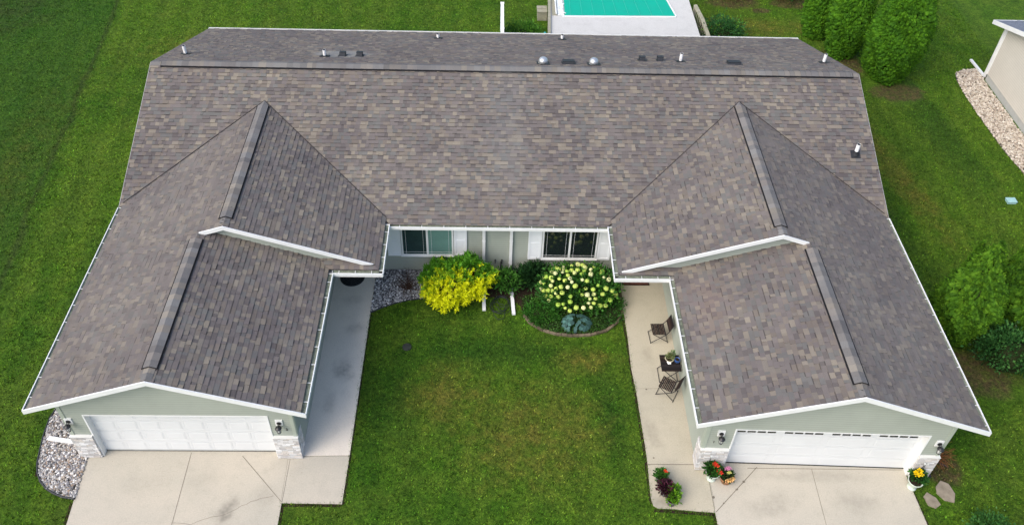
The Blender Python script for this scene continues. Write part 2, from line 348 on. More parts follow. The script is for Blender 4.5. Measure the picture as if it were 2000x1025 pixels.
# ------------------------------------------------------------------ clipping helper, shingles, lap siding
def clip(poly, conv):
    out = poly; n = len(conv)
    for i in range(n):
        ax, ay = conv[i]; bx, by = conv[(i+1) % n]; ex, ey = bx-ax, by-ay
        inp = out; out = []
        if not inp: return out
        for j in range(len(inp)):
            p, q = inp[j], inp[(j+1) % len(inp)]
            sp = ex*(p[1]-ay)-ey*(p[0]-ax); sq = ex*(q[1]-ay)-ey*(q[0]-ax)
            if sp >= 0: out.append(p)
            if (sp >= 0) != (sq >= 0):
                t = sp/(sp-sq); out.append((p[0]+t*(q[0]-p[0]), p[1]+t*(q[1]-p[1])))
    return out
PAL = [((.139, .122, .118), 32), ((.126, .125, .120), 18), ((.215, .188, .150), 14), ((.160, .136, .115), 16), ((.104, .092, .090), 13), ((.170, .152, .130), 8)]
PC = [p[0] for p in PAL]; PW = [p[1] for p in PAL]
def shingles(mb, O, U, Vv, pieces, seed, hgt=.145, con=.82):
    """O origin on the eave line, U along the eave, Vv up the slope; pieces convex (x,y) outlines in plan"""
    O, U, Vv = Vector(O), Vector(U).normalized(), Vector(Vv).normalized(); Nn = U.cross(Vv)
    if Nn.z < 0: Nn = -Nn
    rr = random.Random(seed); cs = []
    for pc in pieces:
        loc = []
        for p in pc:
            # lift the plan point onto the plane, then to plane coordinates
            z = O.z-((p[0]-O.x)*Nn.x+(p[1]-O.y)*Nn.y)/Nn.z; d = Vector((p[0], p[1], z))-O; loc.append((d.dot(U), d.dot(Vv)))
        loc = ccw(loc); cs.append(loc)
        mb.face([O+U*a+Vv*b-Nn*.012 for a, b in loc], (.06, .055, .055))
    umin = min(a for c in cs for a, b in c); umax = max(a for c in cs for a, b in c); vmin = min(b for c in cs for a, b in c); vmax = max(b for c in cs for a, b in c)
    r0 = int(math.floor(vmin/hgt)); r1 = int(math.ceil(vmax/hgt))
    for r in range(r0, r1):
        v0, v1 = r*hgt, (r+1)*hgt; u = umin-rr.uniform(0, .3); last = True
        while u < umax:
            wd = rr.choice((.09, .12, .14, .17, .20, .24)); col = rr.choices(PC, PW)[0]
            k = rr.uniform(.92, 1.08)*1.03; col = tuple((m_+(c-m_)*con)*k for c, m_ in zip(col, (.144, .1295, .121))); up = rr.choice((.008, .008, .021))
            for c in cs:
                p = clip([(u, v0), (u+wd, v0), (u+wd, v1), (u, v1)], c)
                if len(p) < 3: continue
                pts = [O+U*a+Vv*b+Nn*(up*(1-(b-v0)/hgt)+.0015) for a, b in p]
                mb.face(pts, col)
                if up < .02 and last:      # factory shadow band of the lower laminate
                    q = clip([(u+.004, v1-.028), (u+wd-.004, v1-.028), (u+wd-.004, v1), (u+.004, v1)], c)
                    if len(q) > 2: mb.face([O+U*a+Vv*b+Nn*(up*(1-(b-v0)/hgt)+.0035) for a, b in q], tuple(x*.55 for x in col))
                lo = [(a, b) for a, b in p if abs(b-v0) < 1e-5]
                if len(lo) >= 2 and up > .02:
                    for ua in (min(a for a, b in lo), max(a for a, b in lo)): mb.face([O+U*ua+Vv*v0-Nn*.01, O+U*ua+Vv*v0+Nn*(up+.0015), O+U*ua+Vv*(v0+hgt*.95)+Nn*.003], tuple(x*.4 for x in col))
                if len(lo) >= 2:
                    a0 = min(a for a, b in lo); a1 = max(a for a, b in lo)
                    mb.face([O+U*a0+Vv*v0-Nn*.01, O+U*a1+Vv*v0-Nn*.01, O+U*a1+Vv*v0+Nn*(up+.0015), O+U*a0+Vv*v0+Nn*(up+.0015)], tuple(q*(.25 if up > .02 else .65) for q in col))  # butt and side edges coloured darker to strengthen the shadow under each tab
            u += wd; last = rr.random() < .3
def siding(mb, O, U, pieces, row=.105, butt=.014, Nrm=None, lipc=.84):
    """vertical wall; pieces = convex outlines in (u,z)"""
    O, U = Vector(O), Vector(U).normalized(); Nn = Vector(Nrm).normalized(); Z = Vector((0, 0, 1))
    for c in pieces:
        c = ccw(c); z0 = min(b for a, b in c); z1 = max(b for a, b in c); u0 = min(a for a, b in c); u1 = max(a for a, b in c)
        for r in range(int(math.floor(z0/row)), int(math.ceil(z1/row))):
            p = clip([(u0-1, r*row), (u1+1, r*row), (u1+1, (r+1)*row), (u0-1, (r+1)*row)], c)
            if len(p) < 3: continue
            f = [O+U*a+Z*b+Nn*(butt*(1-(b-r*row)/row)) for a, b in p]
            if (f[1]-f[0]).cross(f[2]-f[1]).dot(Nn) < 0: f = f[::-1]
            mb.face(f)
            lo = [a for a, b in p if abs(b-r*row) < 1e-5]
            if len(lo) >= 2:
                a0, a1 = min(lo), max(lo); mb.face([O+U*a0+Z*r*row, O+U*a1+Z*r*row, O+U*a1+Z*r*row+Nn*butt, O+U*a0+Z*r*row+Nn*butt]); mb.face([O+U*a0+Z*(r*row+.0)+Nn*(butt+.001), O+U*a1+Z*(r*row)+Nn*(butt+.001), O+U*a1+Z*(r*row+.014)+Nn*butt, O+U*a0+Z*(r*row+.014)+Nn*butt], (lipc, lipc, lipc))  # darker lip strip puts the shading of each lap into the colour

# ------------------------------------------------------------------ the house
house = empty('duplex_house', (0, 0, 0), label='sage green duplex with brown shingle roof and two garage wings around a court', cat='house')
H = 5.10; PM = .4088; PW_ = .3648; E = 2.83
YB = 6.12
def mainz(y): return H-PM*abs(y)
GI = .13      # gutter width
# --- wing dimension tables
def wing(xo, Eo, R1, R2, G1, S, g_in, g_pk, g_out):
    sg = 1 if R1 > xo else -1
    def rid(Rr):
        wd = abs(Rr-xo); t = (wd+(E-Eo)/PW_)/2; return xo+sg*t, Eo+PW_*t
    d = dict(xo=xo, Eo=Eo, R1=R1, R2=R2, G1=G1, S=S, gi=g_in, gp=g_pk, go=g_out, sg=sg)
    d['x1'], d['h1'] = rid(R1); d['x2'], d['h2'] = rid(R2)
    d['ytop'] = -(H-d['h1'])/PM; d['yo'] = -(H-Eo)/PM; return d
WL = wing(-12.33, 2.98, -3.46, -4.99, -7.54, -7.85, -12.76, -12.76, -12.80)
WR = wing(13.15, 2.96, 3.69, 5.40, -7.72, -7.95, -13.00, -13.12, -13.27)
YI = -(H-E)/PM - .03    # inner eave of the main front slope
YI = -5.66
# main roof
mb = MB(); bm_ = mb
sl = Vector((0, 1, PM)).normalized(); sb = Vector((0, -1, PM)).normalized()
l, r = WL, WR
cut = .02
mp = [[(l['xo']+.02, 0), (l['x1'], 0), (l['x1'], l['ytop']), (l['xo']+.02, l['yo']-.05)],
      [(l['x1'], 0), (r['x1'], 0), (r['x1'], r['ytop']), (r['R1'], YI), (l['R1'], YI), (l['x1'], l['ytop'])],
      [(r['x1'], 0), (r['xo']-.02, 0), (r['xo']-.02, r['yo']-.05), (r['x1'], r['ytop'])]]
shingles(mb, (0, -6.0, mainz(-6.0)), (1, 0, 0), sl, mp, 11)
shingles(mb, (0, YB, mainz(YB)), (1, 0, 0), sb, [[(l['xo']+.02, 0), (r['xo']-.02, 0), (r['xo']-.02, YB), (l['xo']+.02, YB)]], 12)
main_roof = mb.build('main_roof', M['shingle'], house, label='long main roof of the duplex with a straight ridge')
def capcols(rr):
    return rr.choices([(.160, .153, .148), (.148, .145, .144), (.134, .128, .126), (.172, .159, .147), (.195, .178, .156), (.172, .169, .166)], (4, 3, 2, 3, 2, 2))[0]
def capcols_old(rr): 
    c = rr.choices(PC, PW)[0]; c = tuple(.45*q+.55*w_ for q, w_ in zip(c, (.178, .182, .186))); return c
def ridge_vent(A, B, s1, s2, parent, seed, hw=.17, raise_=.052, name='ridge_vent', vent=True):
    """A,B ridge ends; s1,s2 = unit slope directions falling away from the ridge"""
    rr = random.Random(seed); A, B = Vector(A), Vector(B); d = (B-A); L = d.length; d.normalize(); s1, s2 = Vector(s1).normalized(), Vector(s2).normalized()
    mb = MB(); z = Vector((0, 0, 1)); x = 0
    while x < L:
        x2 = min(L, x+.16*rr.uniform(.9, 1.7)); c = capcols(rr); k = rr.uniform(.88, 1.12); c = tuple(q*k for q in c)
        lift = raise_+.006; p0, p1 = A+d*x, A+d*x2
        for sdir in (s1, s2):
            n = d.cross(sdir); n = n if n.z > 0 else -n
            mb.face([p0+z*(lift+.01), p1+z*lift, p1+sdir*hw+n*(raise_), p0+sdir*hw+n*(raise_+.008)], c)
        x = x2
    for sdir in (s1, s2):
        n = d.cross(sdir); n = n if n.z > 0 else -n
        if raise_ > .03:      # black vent flange standing proud of the cap shingles
            f0, f1 = A-d*.02+sdir*(hw+.045), B+d*.02+sdir*(hw+.045); mb.face([A-d*.02+n*(raise_-.006), f0+n*(raise_-.012), f1+n*(raise_-.012), B+d*.02+n*(raise_-.006)], (.012, .012, .014)); mb.face([f0+n*(raise_-.012), f1+n*(raise_-.012), f1, f0], (.012, .012, .014))
        e0, e1 = A+sdir*hw, B+sdir*hw
        mb.face([e0+n*raise_, e1+n*raise_, e1+n*0, e0+n*0], (.012, .012, .014))
    for p in (A, B):
        n1 = d.cross(s1); n1 = n1 if n1.z > 0 else -n1; n2 = d.cross(s2); n2 = n2 if n2.z > 0 else -n2
        mb.face([p+s1*hw+n1*raise_, p+z*(raise_+.01), p+s2*hw+n2*raise_, p+s2*hw, p, p+s1*hw], (.012, .012, .014))
    return mb.build(name, M['shingle'], parent)
dn_f = (0, -1, -PM); dn_b = (0, 1, -PM)
ridge_vent((l['xo']+.42, 0, H), (r['xo']-.28, 0, H), dn_f, dn_b, main_roof, 3)
ridge_vent((l['xo']+.03, 0, H), (l['xo']+.42, 0, H), dn_f, dn_b, main_roof, 4, .15, .012, 'ridge_cap')
ridge_vent((r['xo']-.28, 0, H), (r['xo']-.03, 0, H), dn_f, dn_b, main_roof, 5, .15, .012, 'ridge_cap')
def gutter(mb, a, b, out, w_=.13, hgt=.10, hang=.62, seed=0, endcaps=True):
    """a->b inner top edge, out = outward horizontal unit"""
    a, b, o = Vector(a), Vector(b), Vector(out).normalized(); z = Vector((0, 0, 1)); t = .012
    d = (b-a).normalized(); L = (b-a).length
    def q(p, i, k): return p+o*i+z*k
    mb.face([q(a, 0, -hgt), q(a, w_, -hgt), q(b, w_, -hgt), q(b, 0, -hgt)])                       # underside
    mb.face([q(a, 0, -.03), q(b, 0, -.03), q(b, w_-.014, -.03), q(a, w_-.014, -.03)], mi=1)     # dirty bottom
    mb.obox((a+b)/2+o*(w_-.008)+z*(-hgt/2+.005), d*L/2, o*.012, z*(hgt/2+.008))                    # front face
    mb.obox((a+b)/2+o*(w_-.010)+z*.010, d*L/2, o*.012, z*.006)                                     # rolled lip
    mb.obox((a+b)/2-o*.006-z*.05, d*L/2, o*.006, z*.05, mi=1)
    x = .35
    while x < L-.1:
        p = a+d*x; mb.obox(p+o*(w_/2)+z*.004, d*.008, o*(w_/2), z*.005); x += hang
    if endcaps:
        for p in (a, b): mb.obox(p+o*w_/2-z*hgt/2, d*.006, o*(w_/2+.004), z*(hgt/2+.004))
def board(mb, a, b, drop, th, outward, lift=0):
    """rake/fascia board whose top edge runs a->b, hanging down by drop, thickness th towards outward"""
    a, b, o = Vector(a), Vector(b), Vector(outward).normalized(); z = Vector((0, 0, 1))
    p = [a+z*lift, b+z*lift, b+z*(lift-drop), a+z*(lift-drop)]
    vs = p+[q+o*th for q in p]
    mb.add(vs, [(0, 1, 2, 3), (7, 6, 5, 4), (0, 4, 5, 1), (2, 6, 7, 3), (1, 5, 6, 2), (0, 3, 7, 4)])
gmats = [M['white'], M['gutter_in']]
# main gutters, fascia, rakes
s = MB(); gutter(s, (l['R1']-.02, YI+.02, mainz(YI)-.02), (r['R1']+.02, YI+.02, mainz(YI)-.02), (0, -1, 0), endcaps=False, hang=.72); s.build('gutter', gmats, house)
s = MB(); gutter(s, (l['xo'], YB-.02, mainz(YB)-.015), (r['xo'], YB-.02, mainz(YB)-.015), (0, 1, 0)); s.build('gutter', gmats, house)
for sx, W in ((-1, l), (1, r)):
    s = MB()
    board(s, (W['xo']-sx*.02, 0, H), (W['xo']-sx*.02, W['yo'], W['Eo']), .17, .018, (sx, 0, 0), .0)
    board(s, (W['xo']-sx*.02, 0, H), (W['xo']-sx*.02, YB, mainz(YB)), .17, .018, (sx, 0, 0), .0)
    s.build('rake_board', M['drip'], house)

def build_wing(W, seed, side):
    sg, xo, x1, x2, R1, R2, G1, S, h1, h2, Eo = (W[k] for k in ('sg', 'xo', 'x1', 'x2', 'R1', 'R2', 'G1', 'S', 'h1', 'h2', 'Eo'))
    gi, gp, go = W['gi'], W['gp'], W['go']
    up_o = Vector((sg, 0, PW_)); up_i = Vector((-sg, 0, PW_))
    YW = G1+.17
    # outer plane covers both the upper wing and the garage: two roof parts
    wr = MB(); gr = MB()
    xe = xo+sg*GI
    Oo = (xo, 0, Eo); Oi1 = (R1, 0, E); Oi2 = (R2, 0, E)
    yv = W['yo']
    shingles(wr, Oo, (0, 1, 0), up_o, [[(xe, yv-.0), (x1, W['ytop']), (x1, G1), (xe, G1)]], seed, con=.48)
    R1e = R1-sg*GI; R2e = R2-sg*GI; k = .62
    yiv = YI+.0
    hipx = R1-sg*(G1-S)
    # the valley with the main roof is followed by its true intersection: both planes meet where heights agree
    shingles(wr, Oi1, (0, 1, 0), up_i, [[(x1, W['ytop']), (R1e, -(H-E-PW_*GI)/PM), (R1e, G1), (x1, G1)], [(R1e, G1), (R1e, S+GI), (hipx, G1)]], seed+1, con=.74)
    # front return (small hip strip)
    st = Vector((0, 1, PW_))
    b2 = YW-S
    shingles(wr, (0, S, E), (1, 0, 0), st, [[(R2-sg*GI, S+GI), (R1-sg*GI, S+GI), (R1-sg*b2, YW), (R2-sg*b2, YW)]], seed+2)
    wrp = wr.build('wing_roof', M['shingle'], house, label='%s wing roof behind the garage roof' % side)
    shingles(gr, Oo, (0, 1, 0), up_o, [[(xe, G1), (x2, G1), (x2, gp), (xe, go)]], seed, con=.48)
    shingles(gr, Oi2, (0, 1, 0), up_i, [[(x2, gp), (R2e, gi), (R2e, S+GI), (R2-sg*b2, YW), (x2, YW)]], seed+3, con=.74)
    # thin sage/white drip edge at the top plane, then rake boards
    grp = gr.build('garage_roof', M['shingle'], house, label='%s garage roof' % side)
    d1, d2 = (-sg, 0, -PW_), (sg, 0, -PW_)
    ridge_vent((x1, W['ytop']-.25, h1), (x1, G1+.38, h1), d1, d2, wrp, seed+5)
    ridge_vent((x1, G1+.38, h1), (x1, G1+.03, h1), d1, d2, wrp, seed+6, .15, .012, 'ridge_cap')
    ridge_vent((x1, W['ytop']-.02, h1), (x1, W['ytop']-.25, h1), d1, d2, wrp, seed+6, .15, .012, 'ridge_cap')
    ridge_vent((x2, YW-.42, h2), (x2, gp+.42, h2), d1, d2, grp, seed+7)
    ridge_vent((x2, gp+.42, h2), (x2, gp+.03, h2), d1, d2, grp, seed+8, .15, .012, 'ridge_cap')
    # rake boards
    s = MB(); f = (0, -1, 0)
    xs = x2+sg*.02
    board(s, (x1, G1, h1), (xs, G1, h1-PW_*abs(x1-xs)), .15, .03, f, .022)
    board(s, (x1, G1, h1), (hipx, G1, h1-PW_*abs(x1-hipx)), .15, .03, f, .022)
    s.build('rake_board', M['white'], house)
    s = MB(); board(s, (x2, gp, h2), (xo, go, Eo), .17, .03, f, .022); board(s, (x2, gp, h2), (R2, gi, E), .17, .03, f, .022)
    s.build('rake_board', M['white'], house)
    # soffits under the front rakes
    s = MB()
    s.face([(xo, go, Eo-.15), (x2, gp, h2-.15), (x2, gp+.42, h2-.15), (xo, go+.42, Eo-.15)]); s.face([(x2, gp, h2-.15), (R2, gi, E-.15), (R2, gi+.42, E-.15), (x2, gp+.42, h2-.15)])
    s.face([(x1, G1, h1-.13), (hipx, G1, h1-.13-PW_*abs(x1-hipx)), (hipx, YW, h1-.13-PW_*abs(x1-hipx)), (x1, YW, h1-.13)])
    # level soffits under the eaves and the porch ceiling
    s.face([(xo, go+.3, Eo-.14), (xo+sg*.6, go+.3, Eo-.14), (xo+sg*.6, yv, Eo-.14), (xo, yv, Eo-.14)])
    s.face([(R2, gi+.3, E-.14), (R2-sg*.6, gi+.3, E-.14), (R2-sg*.6, S, E-.14), (R2, S, E-.14)])
    s.face([(R1, S, E-.14), (R2-sg*.6, S, E-.14), (R2-sg*.6, -5.1, E-.14), (R1, -5.1, E-.14)])
    s.build('soffit', M['soffit'], house)
    # valleys against the main roof: dark bars stand in for the shadow at the cuts
    s = MB()
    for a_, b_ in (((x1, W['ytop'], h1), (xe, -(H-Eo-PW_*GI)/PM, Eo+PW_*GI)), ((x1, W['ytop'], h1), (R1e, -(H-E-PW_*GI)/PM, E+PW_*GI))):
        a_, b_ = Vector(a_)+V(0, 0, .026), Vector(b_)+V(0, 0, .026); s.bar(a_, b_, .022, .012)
    s.build('valley_shadow', M['valley'], wrp)
    # gutters
    s = MB(); gutter(s, (xo+sg*.13, yv-.05, Eo+.01), (xo+sg*.13, go, Eo+.01), (-sg, 0, 0)); s.build('gutter', gmats, house)
    s = MB(); gutter(s, (R2-sg*.12, S, E+.01), (R2-sg*.12, gi, E+.01), (sg, 0, 0), hang=.6); s.build('gutter', gmats, house)
    s = MB(); gutter(s, (R1-sg*.12, YI-.05, E+.01), (R1-sg*.12, S, E+.01), (sg, 0, 0), hang=.55); s.build('gutter', gmats, house)
    s = MB(); gutter(s, (R1, S+.12, E+.01), (R2-sg*.02, S+.12, E+.01), (0, -1, 0), hang=.5); s.build('gutter', gmats, house)
    # gable wall under the upper rake
    s = MB()
    siding(s, (0, YW, 0), (1, 0, 0), [[(x2, h2-.3), (x2, h1-PW_*abs(x1-x2)), (x1, h1-.02), (R1-sg*.7, h1-.02-PW_*abs(x1-R1+sg*.7)), (R1-sg*.7, E-.1), (R2, E-.1)]], Nrm=(0, -1, 0))
    s.build('gable_wall', M['siding'], house)
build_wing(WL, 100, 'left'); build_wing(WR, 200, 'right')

# --- walls
s = MB()
# front wall between the wings
siding(s, (0, -5.15, 0), (1, 0, 0), [[(-5.53, .06), (5.95, .06), (5.95, 2.75), (-5.53, 2.75)]], Nrm=(0, -1, 0), lipc=.68)
s.build('front_wall', M['siding'], house)
s = MB(); siding(s, (0, 5.55, 0), (1, 0, 0), [[(-11.8, .06), (12.57, .06), (12.57, 2.6), (-11.8, 2.6)]], Nrm=(0, 1, 0)); s.build('rear_wall', M['siding'], house)
s = MB(); siding(s, (-11.8, 0, 0), (0, 1, 0), [[(-12.35, .06), (5.55, .06), (5.55, 2.7), (0, 4.9), (-5.4, 2.9), (-12.35, 2.9)]], Nrm=(-1, 0, 0)); s.build('side_wall', M['siding'], house)
s = MB(); siding(s, (12.57, 0, 0), (0, 1, 0), [[(-12.75, .06), (5.55, .06), (5.55, 2.7), (0, 4.9), (-5.4, 2.9), (-12.75, 2.9)]], Nrm=(1, 0, 0)); s.build('side_wall', M['siding'], house)
s = MB(); siding(s, (-5.53, 0, 0), (0, 1, 0), [[(-12.35, .06), (-5.15, .06), (-5.15, 2.8), (-12.35, 2.8)]], Nrm=(1, 0, 0)); s.build('garage_side_wall', M['siding'], house)
s = MB(); siding(s, (5.89, 0, 0), (0, 1, 0), [[(-12.55, .06), (-5.15, .06), (-5.15, 2.8), (-12.55, 2.8)]], Nrm=(-1, 0, 0)); s.build('garage_side_wall', M['siding'], house)
s = MB(); s.box(-11.79, 12.56, -5.13, 5.53, -.1, .07); s.box(-11.79, -5.54, -12.2, -5.13, -.1, .07); s.box(5.9, 12.56, -12.45, -5.13, -.1, .07); s.build('foundation', M['found'], house)

def facade(O, ang, u0, u1, d0, d1, rec, peak_u, peak_z, zl, zr, cols, windows, seed, side):
    """garage front: wall u0..u1, door opening d0..d1, local frame at O turned by ang"""
    ux = Vector((math.cos(ang), math.sin(ang), 0)); n = Vector((math.sin(ang), -math.cos(ang), 0)); O = Vector(O); z = Vector((0, 0, 1))
    def P(u, o, zz): return O+ux*u+n*o+z*zz
    DT = 2.10
    s = MB()
    siding(s, O, ux, [[(u0, 1.1), (d0, 1.1), (d0, DT), (u0, DT)], [(d1, 1.1), (u1, 1.1), (u1, DT), (d1, DT)], [(u0, DT), (u1, DT), (u1, zr), (peak_u, peak_z), (u0, zl)]], Nrm=n)
    s.build('garage_front_wall', M['siding'], house)
    # corner trim
    for u, sd_ in ((u0, 1), (u1, -1)):
        s = MB(); zt = (zl if sd_ > 0 else zr)-.16; s.obox(P(u+sd_*.045, .012, (1.1+zt)/2), ux*.05, n*.014, z*((zt-1.1)/2))
        s.obox(P(u-sd_*.012, -.05, (1.1+zt)/2), ux*.014, n*.062, z*((zt-1.1)/2))
        s.build('corner_trim', M['trim_sage'], house)
    # jambs
    s = MB(); t = .05
    for u, sd_ in ((d0, 1), (d1, -1)):
        s.obox(P(u+sd_*.02, -rec/2+.012, DT/2), ux*.02, n*(rec/2+.014), z*(DT/2))
    s.obox(P((d0+d1)/2, -rec/2+.012, DT-.02), ux*((d1-d0)/2-.04), n*(rec/2+.014), z*.02)
    s.build('door_jamb', M['white'], house)
    # door
    dr = MB(); w0, w1 = d0+.04, d1-.04; rows = 4; rh = DT/rows; cw = (w1-w0)/cols
    for i in range(rows):
        dr.obox(P((w0+w1)/2, -rec-.02, rh*(i+.5)), ux*((w1-w0)/2), n*.02, z*(rh/2-.006))
        for j in range(cols):
            uc = w0+cw*(j+.5); gx = .055 if cols > 4 else .10
            if windows and i == rows-1:
                for q in range(4):
                    wq = (cw-2*gx)/4
                    uu = w0+cw*j+gx+wq*(q+.5)
                    dr.obox(P(uu, -rec+.001, rh*(i+.36)), ux*(wq/2-.02), n*.0035, z*(rh*.27), mi=1)
                    for zz in (-1, 1): dr.obox(P(uu, -rec+.003, rh*(i+.36)+zz*rh*.28), ux*(wq/2-.012), n*.006, z*.006)
                    for su in (-1, 1): dr.obox(P(uu+su*(wq/2-.016), -rec+.003, rh*(i+.36)), ux*.008, n*.006, z*(rh*.27))
            else:
                # raised panel: bevelled frustum
                a, b = cw/2-gx, rh/2-.085; a2, b2 = a-.035, b-.035; zc = rh*(i+.5)
                base = [P(uc+sx*a, -rec+.0008, zc+sz*b) for sx, sz in ((-1, -1), (1, -1), (1, 1), (-1, 1))]; _mid = [P(uc+sx*(a-.012), -rec-.009, zc+sz*(b-.012)) for sx, sz in ((-1, -1), (1, -1), (1, 1), (-1, 1))]
                top = [P(uc+sx*a2, -rec+.0075, zc+sz*b2) for sx, sz in ((-1, -1), (1, -1), (1, 1), (-1, 1))]
                rim = [P(uc+sx*(a+.012), -rec+.005, zc+sz*(b+.014)) for sx, sz in ((-1, -1), (1, -1), (1, 1), (-1, 1))]
                for q in range(4):
                    dr.face([rim[q], rim[(q+1) % 4], base[(q+1) % 4], base[q]]); dr.face([base[q], base[(q+1) % 4], top[(q+1) % 4], top[q]])
                dr.face(top)
    dr.obox(P((w0+w1)/2, -rec+.004, .012), ux*((w1-w0)/2), n*.018, z*.012, mi=1)
    d_ = dr.build('garage_door', [M['white_door'], M['glass']], house, label='%s white panelled garage door%s' % (side, ' with a row of small windows' if windows else ''))
    # brick piers with ledge
    rr = random.Random(seed)
    for (a, b, outer) in ((u0-.03, d0-.0, -1), (d1, u1+.03, 1)):
        s = MB(); rh2 = .066; nr = 16; th = .085
        def course(org, dirv, nn, L, zz, rr):
            x = -rr.uniform(0, .1)
            while x < L:
                wd = rr.choice((.16, .2, .2, .24)); xa, xb = max(0, x), min(L, x+wd-.010)
                if xb-xa > .015:
                    kk = rr.uniform(.78, 1.15); c = rr.choice(((.56, .545, .53), (.62, .61, .60), (.46, .445, .44), (.60, .56, .52), (.66, .66, .66)))
                    pr_ = rr.uniform(-.006, .006)
                    s.obox(org+dirv*((xa+xb)/2)+nn*(-.03+pr_/1)+z*(zz+rh2/2), dirv*((xb-xa)/2), nn*.03, z*(rh2/2-.0045), tuple(q*kk for q in c))
                x += wd
        for i in range(nr):
            zz = .02+i*rh2
            course(P(a, th, 0), ux, n, b-a, zz, rr)
            if outer < 0:
                course(P(a, th, 0), -n, -ux, .45, zz, rr)
                course(P(b, th-.01, 0), -n, ux, th+.0, zz, rr)
            else:
                course(P(b, th, 0), -n, ux, .45, zz, rr)
                course(P(a, th-.01, 0), -n, -ux, th, zz, rr)
        s.obox(P((a+b)/2, .02, .54), ux*((b-a)/2-.012), n*.052, z*.535, (.36, .35, .34))
        # side return core
        uo = a if outer < 0 else b
        s.obox(P(uo-outer*.03, -.2, .54), ux*.02, n*.17, z*.53, (.36, .35, .34))
        br = s.build('brick_pier', M['brickmat'], house)
        s = MB(); s.obox(P((a+b)/2, .045, 1.088), ux*((b-a)/2+.006), n*.05, z*.009); s.build('ledge', M['soffit'], br)
    return P
PL = facade((0, -12.345, 0), 0, -11.8, -5.53, -11.22, -6.20, .16, WL['x2'], WL['h2']-.10, WL['Eo']+.53*PW_-.08, E+.54*PW_-.08, 8, False, 5, 'left')
ANG = math.atan2(-.21, 6.7)
def ruu(x): return (x-5.87)/math.cos(ANG)
PR = facade((5.87, -12.64, 0), ANG, ruu(5.87), ruu(12.57), ruu(6.64), ruu(12.03), .2, ruu(WR['x2']), WR['h2']-.10, E+.47*PW_-.08, WR['Eo']+.58*PW_-.08, 4, True, 9, 'right')

# wall lanterns
def lantern(P, u, zz, lab):
    s = MB(); q = P(u, 0, zz); n = (P(0, 1, 0)-P(0, 0, 0)); ux = (P(1, 0, 0)-P(0, 0, 0)); z = Vector((0, 0, 1))
    s.obox(q+n*.02+z*.02, ux*.10, n*.02, z*.13)
    lm = s.build('wall_lantern', M['white'], house, label=lab)
    s = MB()
    s.tube([q+n*.04+z*.02, q+n*.058+z*.02], .065, 14)
    s.tube([q+n*.05+z*.03, q+n*.11+z*.07, q+n*.16+z*.06, q+n*.17+z*.02], .012, 6)
    c = q+n*.17+z*(-.03)
    s.tube([c+z*.055, c+z*.03, c+z*.0], [.02, .075, .095], 10)
    for k in range(6):
        a = math.pi/3*k; dd = ux*math.cos(a)+n*math.sin(a); s.tube([c+dd*.078, c+dd*.05-z*.19], .006, 5)
    s.tube([c-z*.185, c-z*.20], .055, 10); s.tube([c-z*.2, c-z*.235], [.018, .006], 6)
    s.build('lantern_cage', M['blackmetal'], lm)
    s = MB(); s.tube([c-z*.01, c-z*.18], [.062, .04], 12); s.build('lantern_glass', M['glass_cl'], lm)
    s = MB()  # small unreadable house digits beside the lantern
    return lm
lantern(PL, -11.66, 1.78, 'lantern left of the left garage door'); lantern(PL, -5.93, 1.76, 'lantern right of the left garage door')
lantern(PR, ruu(6.28), 1.86, 'lantern left of the right garage door'); lantern(PR, ruu(12.36), 1.72, 'lantern right of the right garage door')
def digits(txt, P, u, zz, size=.13):
    cu = bpy.data.curves.new('house_number', 'FONT'); cu.body = txt; cu.size = size; cu.extrude = .006
    o = bpy.data.objects.new('house_number', cu); scn.collection.objects.link(o)
    dg = bpy.context.evaluated_depsgraph_get(); me = bpy.data.meshes.new_from_object(o.evaluated_get(dg)); bpy.data.objects.remove(o)
    me.materials.clear(); me.materials.append(M['blackmetal'])
    ux = (P(1, 0, 0)-P(0, 0, 0)); n = (P(0, 1, 0)-P(0, 0, 0)); q = P(u, .022, zz)
    o = link('house_number', me, house); o.matrix_local = Matrix((ux, (0, 0, 1), n)).transposed().to_4x4(); o.location = q
digits('2', PL, -5.80, 1.40); digits('1', PR, ruu(6.12), 1.38); digits('2', PR, ruu(6.33), 1.38)

# windows + shutters on the front wall
def window(x0, x1, z0, z1, y, panes, lab):
    s = MB(); t = .055
    s.box(x0, x1, y-.055, y+.01, z1-t, z1); s.box(x0, x1, y-.055, y+.01, z0, z0+t); s.box(x0, x0+t, y-.053, y+.01, z0+t, z1-t); s.box(x1-t, x1, y-.053, y+.01, z0+t, z1-t)
    xm = (x0+x1)/2; s.box(xm-.035, xm+.035, y-.052, y+.01, z0+t, z1-t); s.box(x0-.03, x1+.03, y-.085, y-.0, z0-.035, z0-.002)
    for (a, b) in ((x0+t, xm-.035), (xm+.035, x1-t)):
        for q in (.10,):
            s.box(a+q, a+q+.007, y-.036, y-.030, z0+t, z1-t); s.box(b-q-.007, b-q, y-.036, y-.030, z0+t, z1-t)
            s.box(a, b, y-.0365, y-.0305, z0+t+q, z0+t+q+.007)
    f = s.build('window', M['white'], house, label=lab)
    for (a, b, mm) in ((x0+t, xm-.035, panes[0]), (xm+.035, x1-t, panes[1])):
        s = MB(); s.box(a, b, y-.028, y-.02, z0+t, z1-t); s.build('pane', mm, f)
window(-3.20, -1.42, .84, 2.28, -5.165, (M['glass_l'], M['glass_teal']), 'sliding window with teal curtain behind its right pane')
window(1.62, 3.52, .74, 2.25, -5.165, (M['glass'], M['glass']), 'sliding window with two dark panes above the hydrangea')
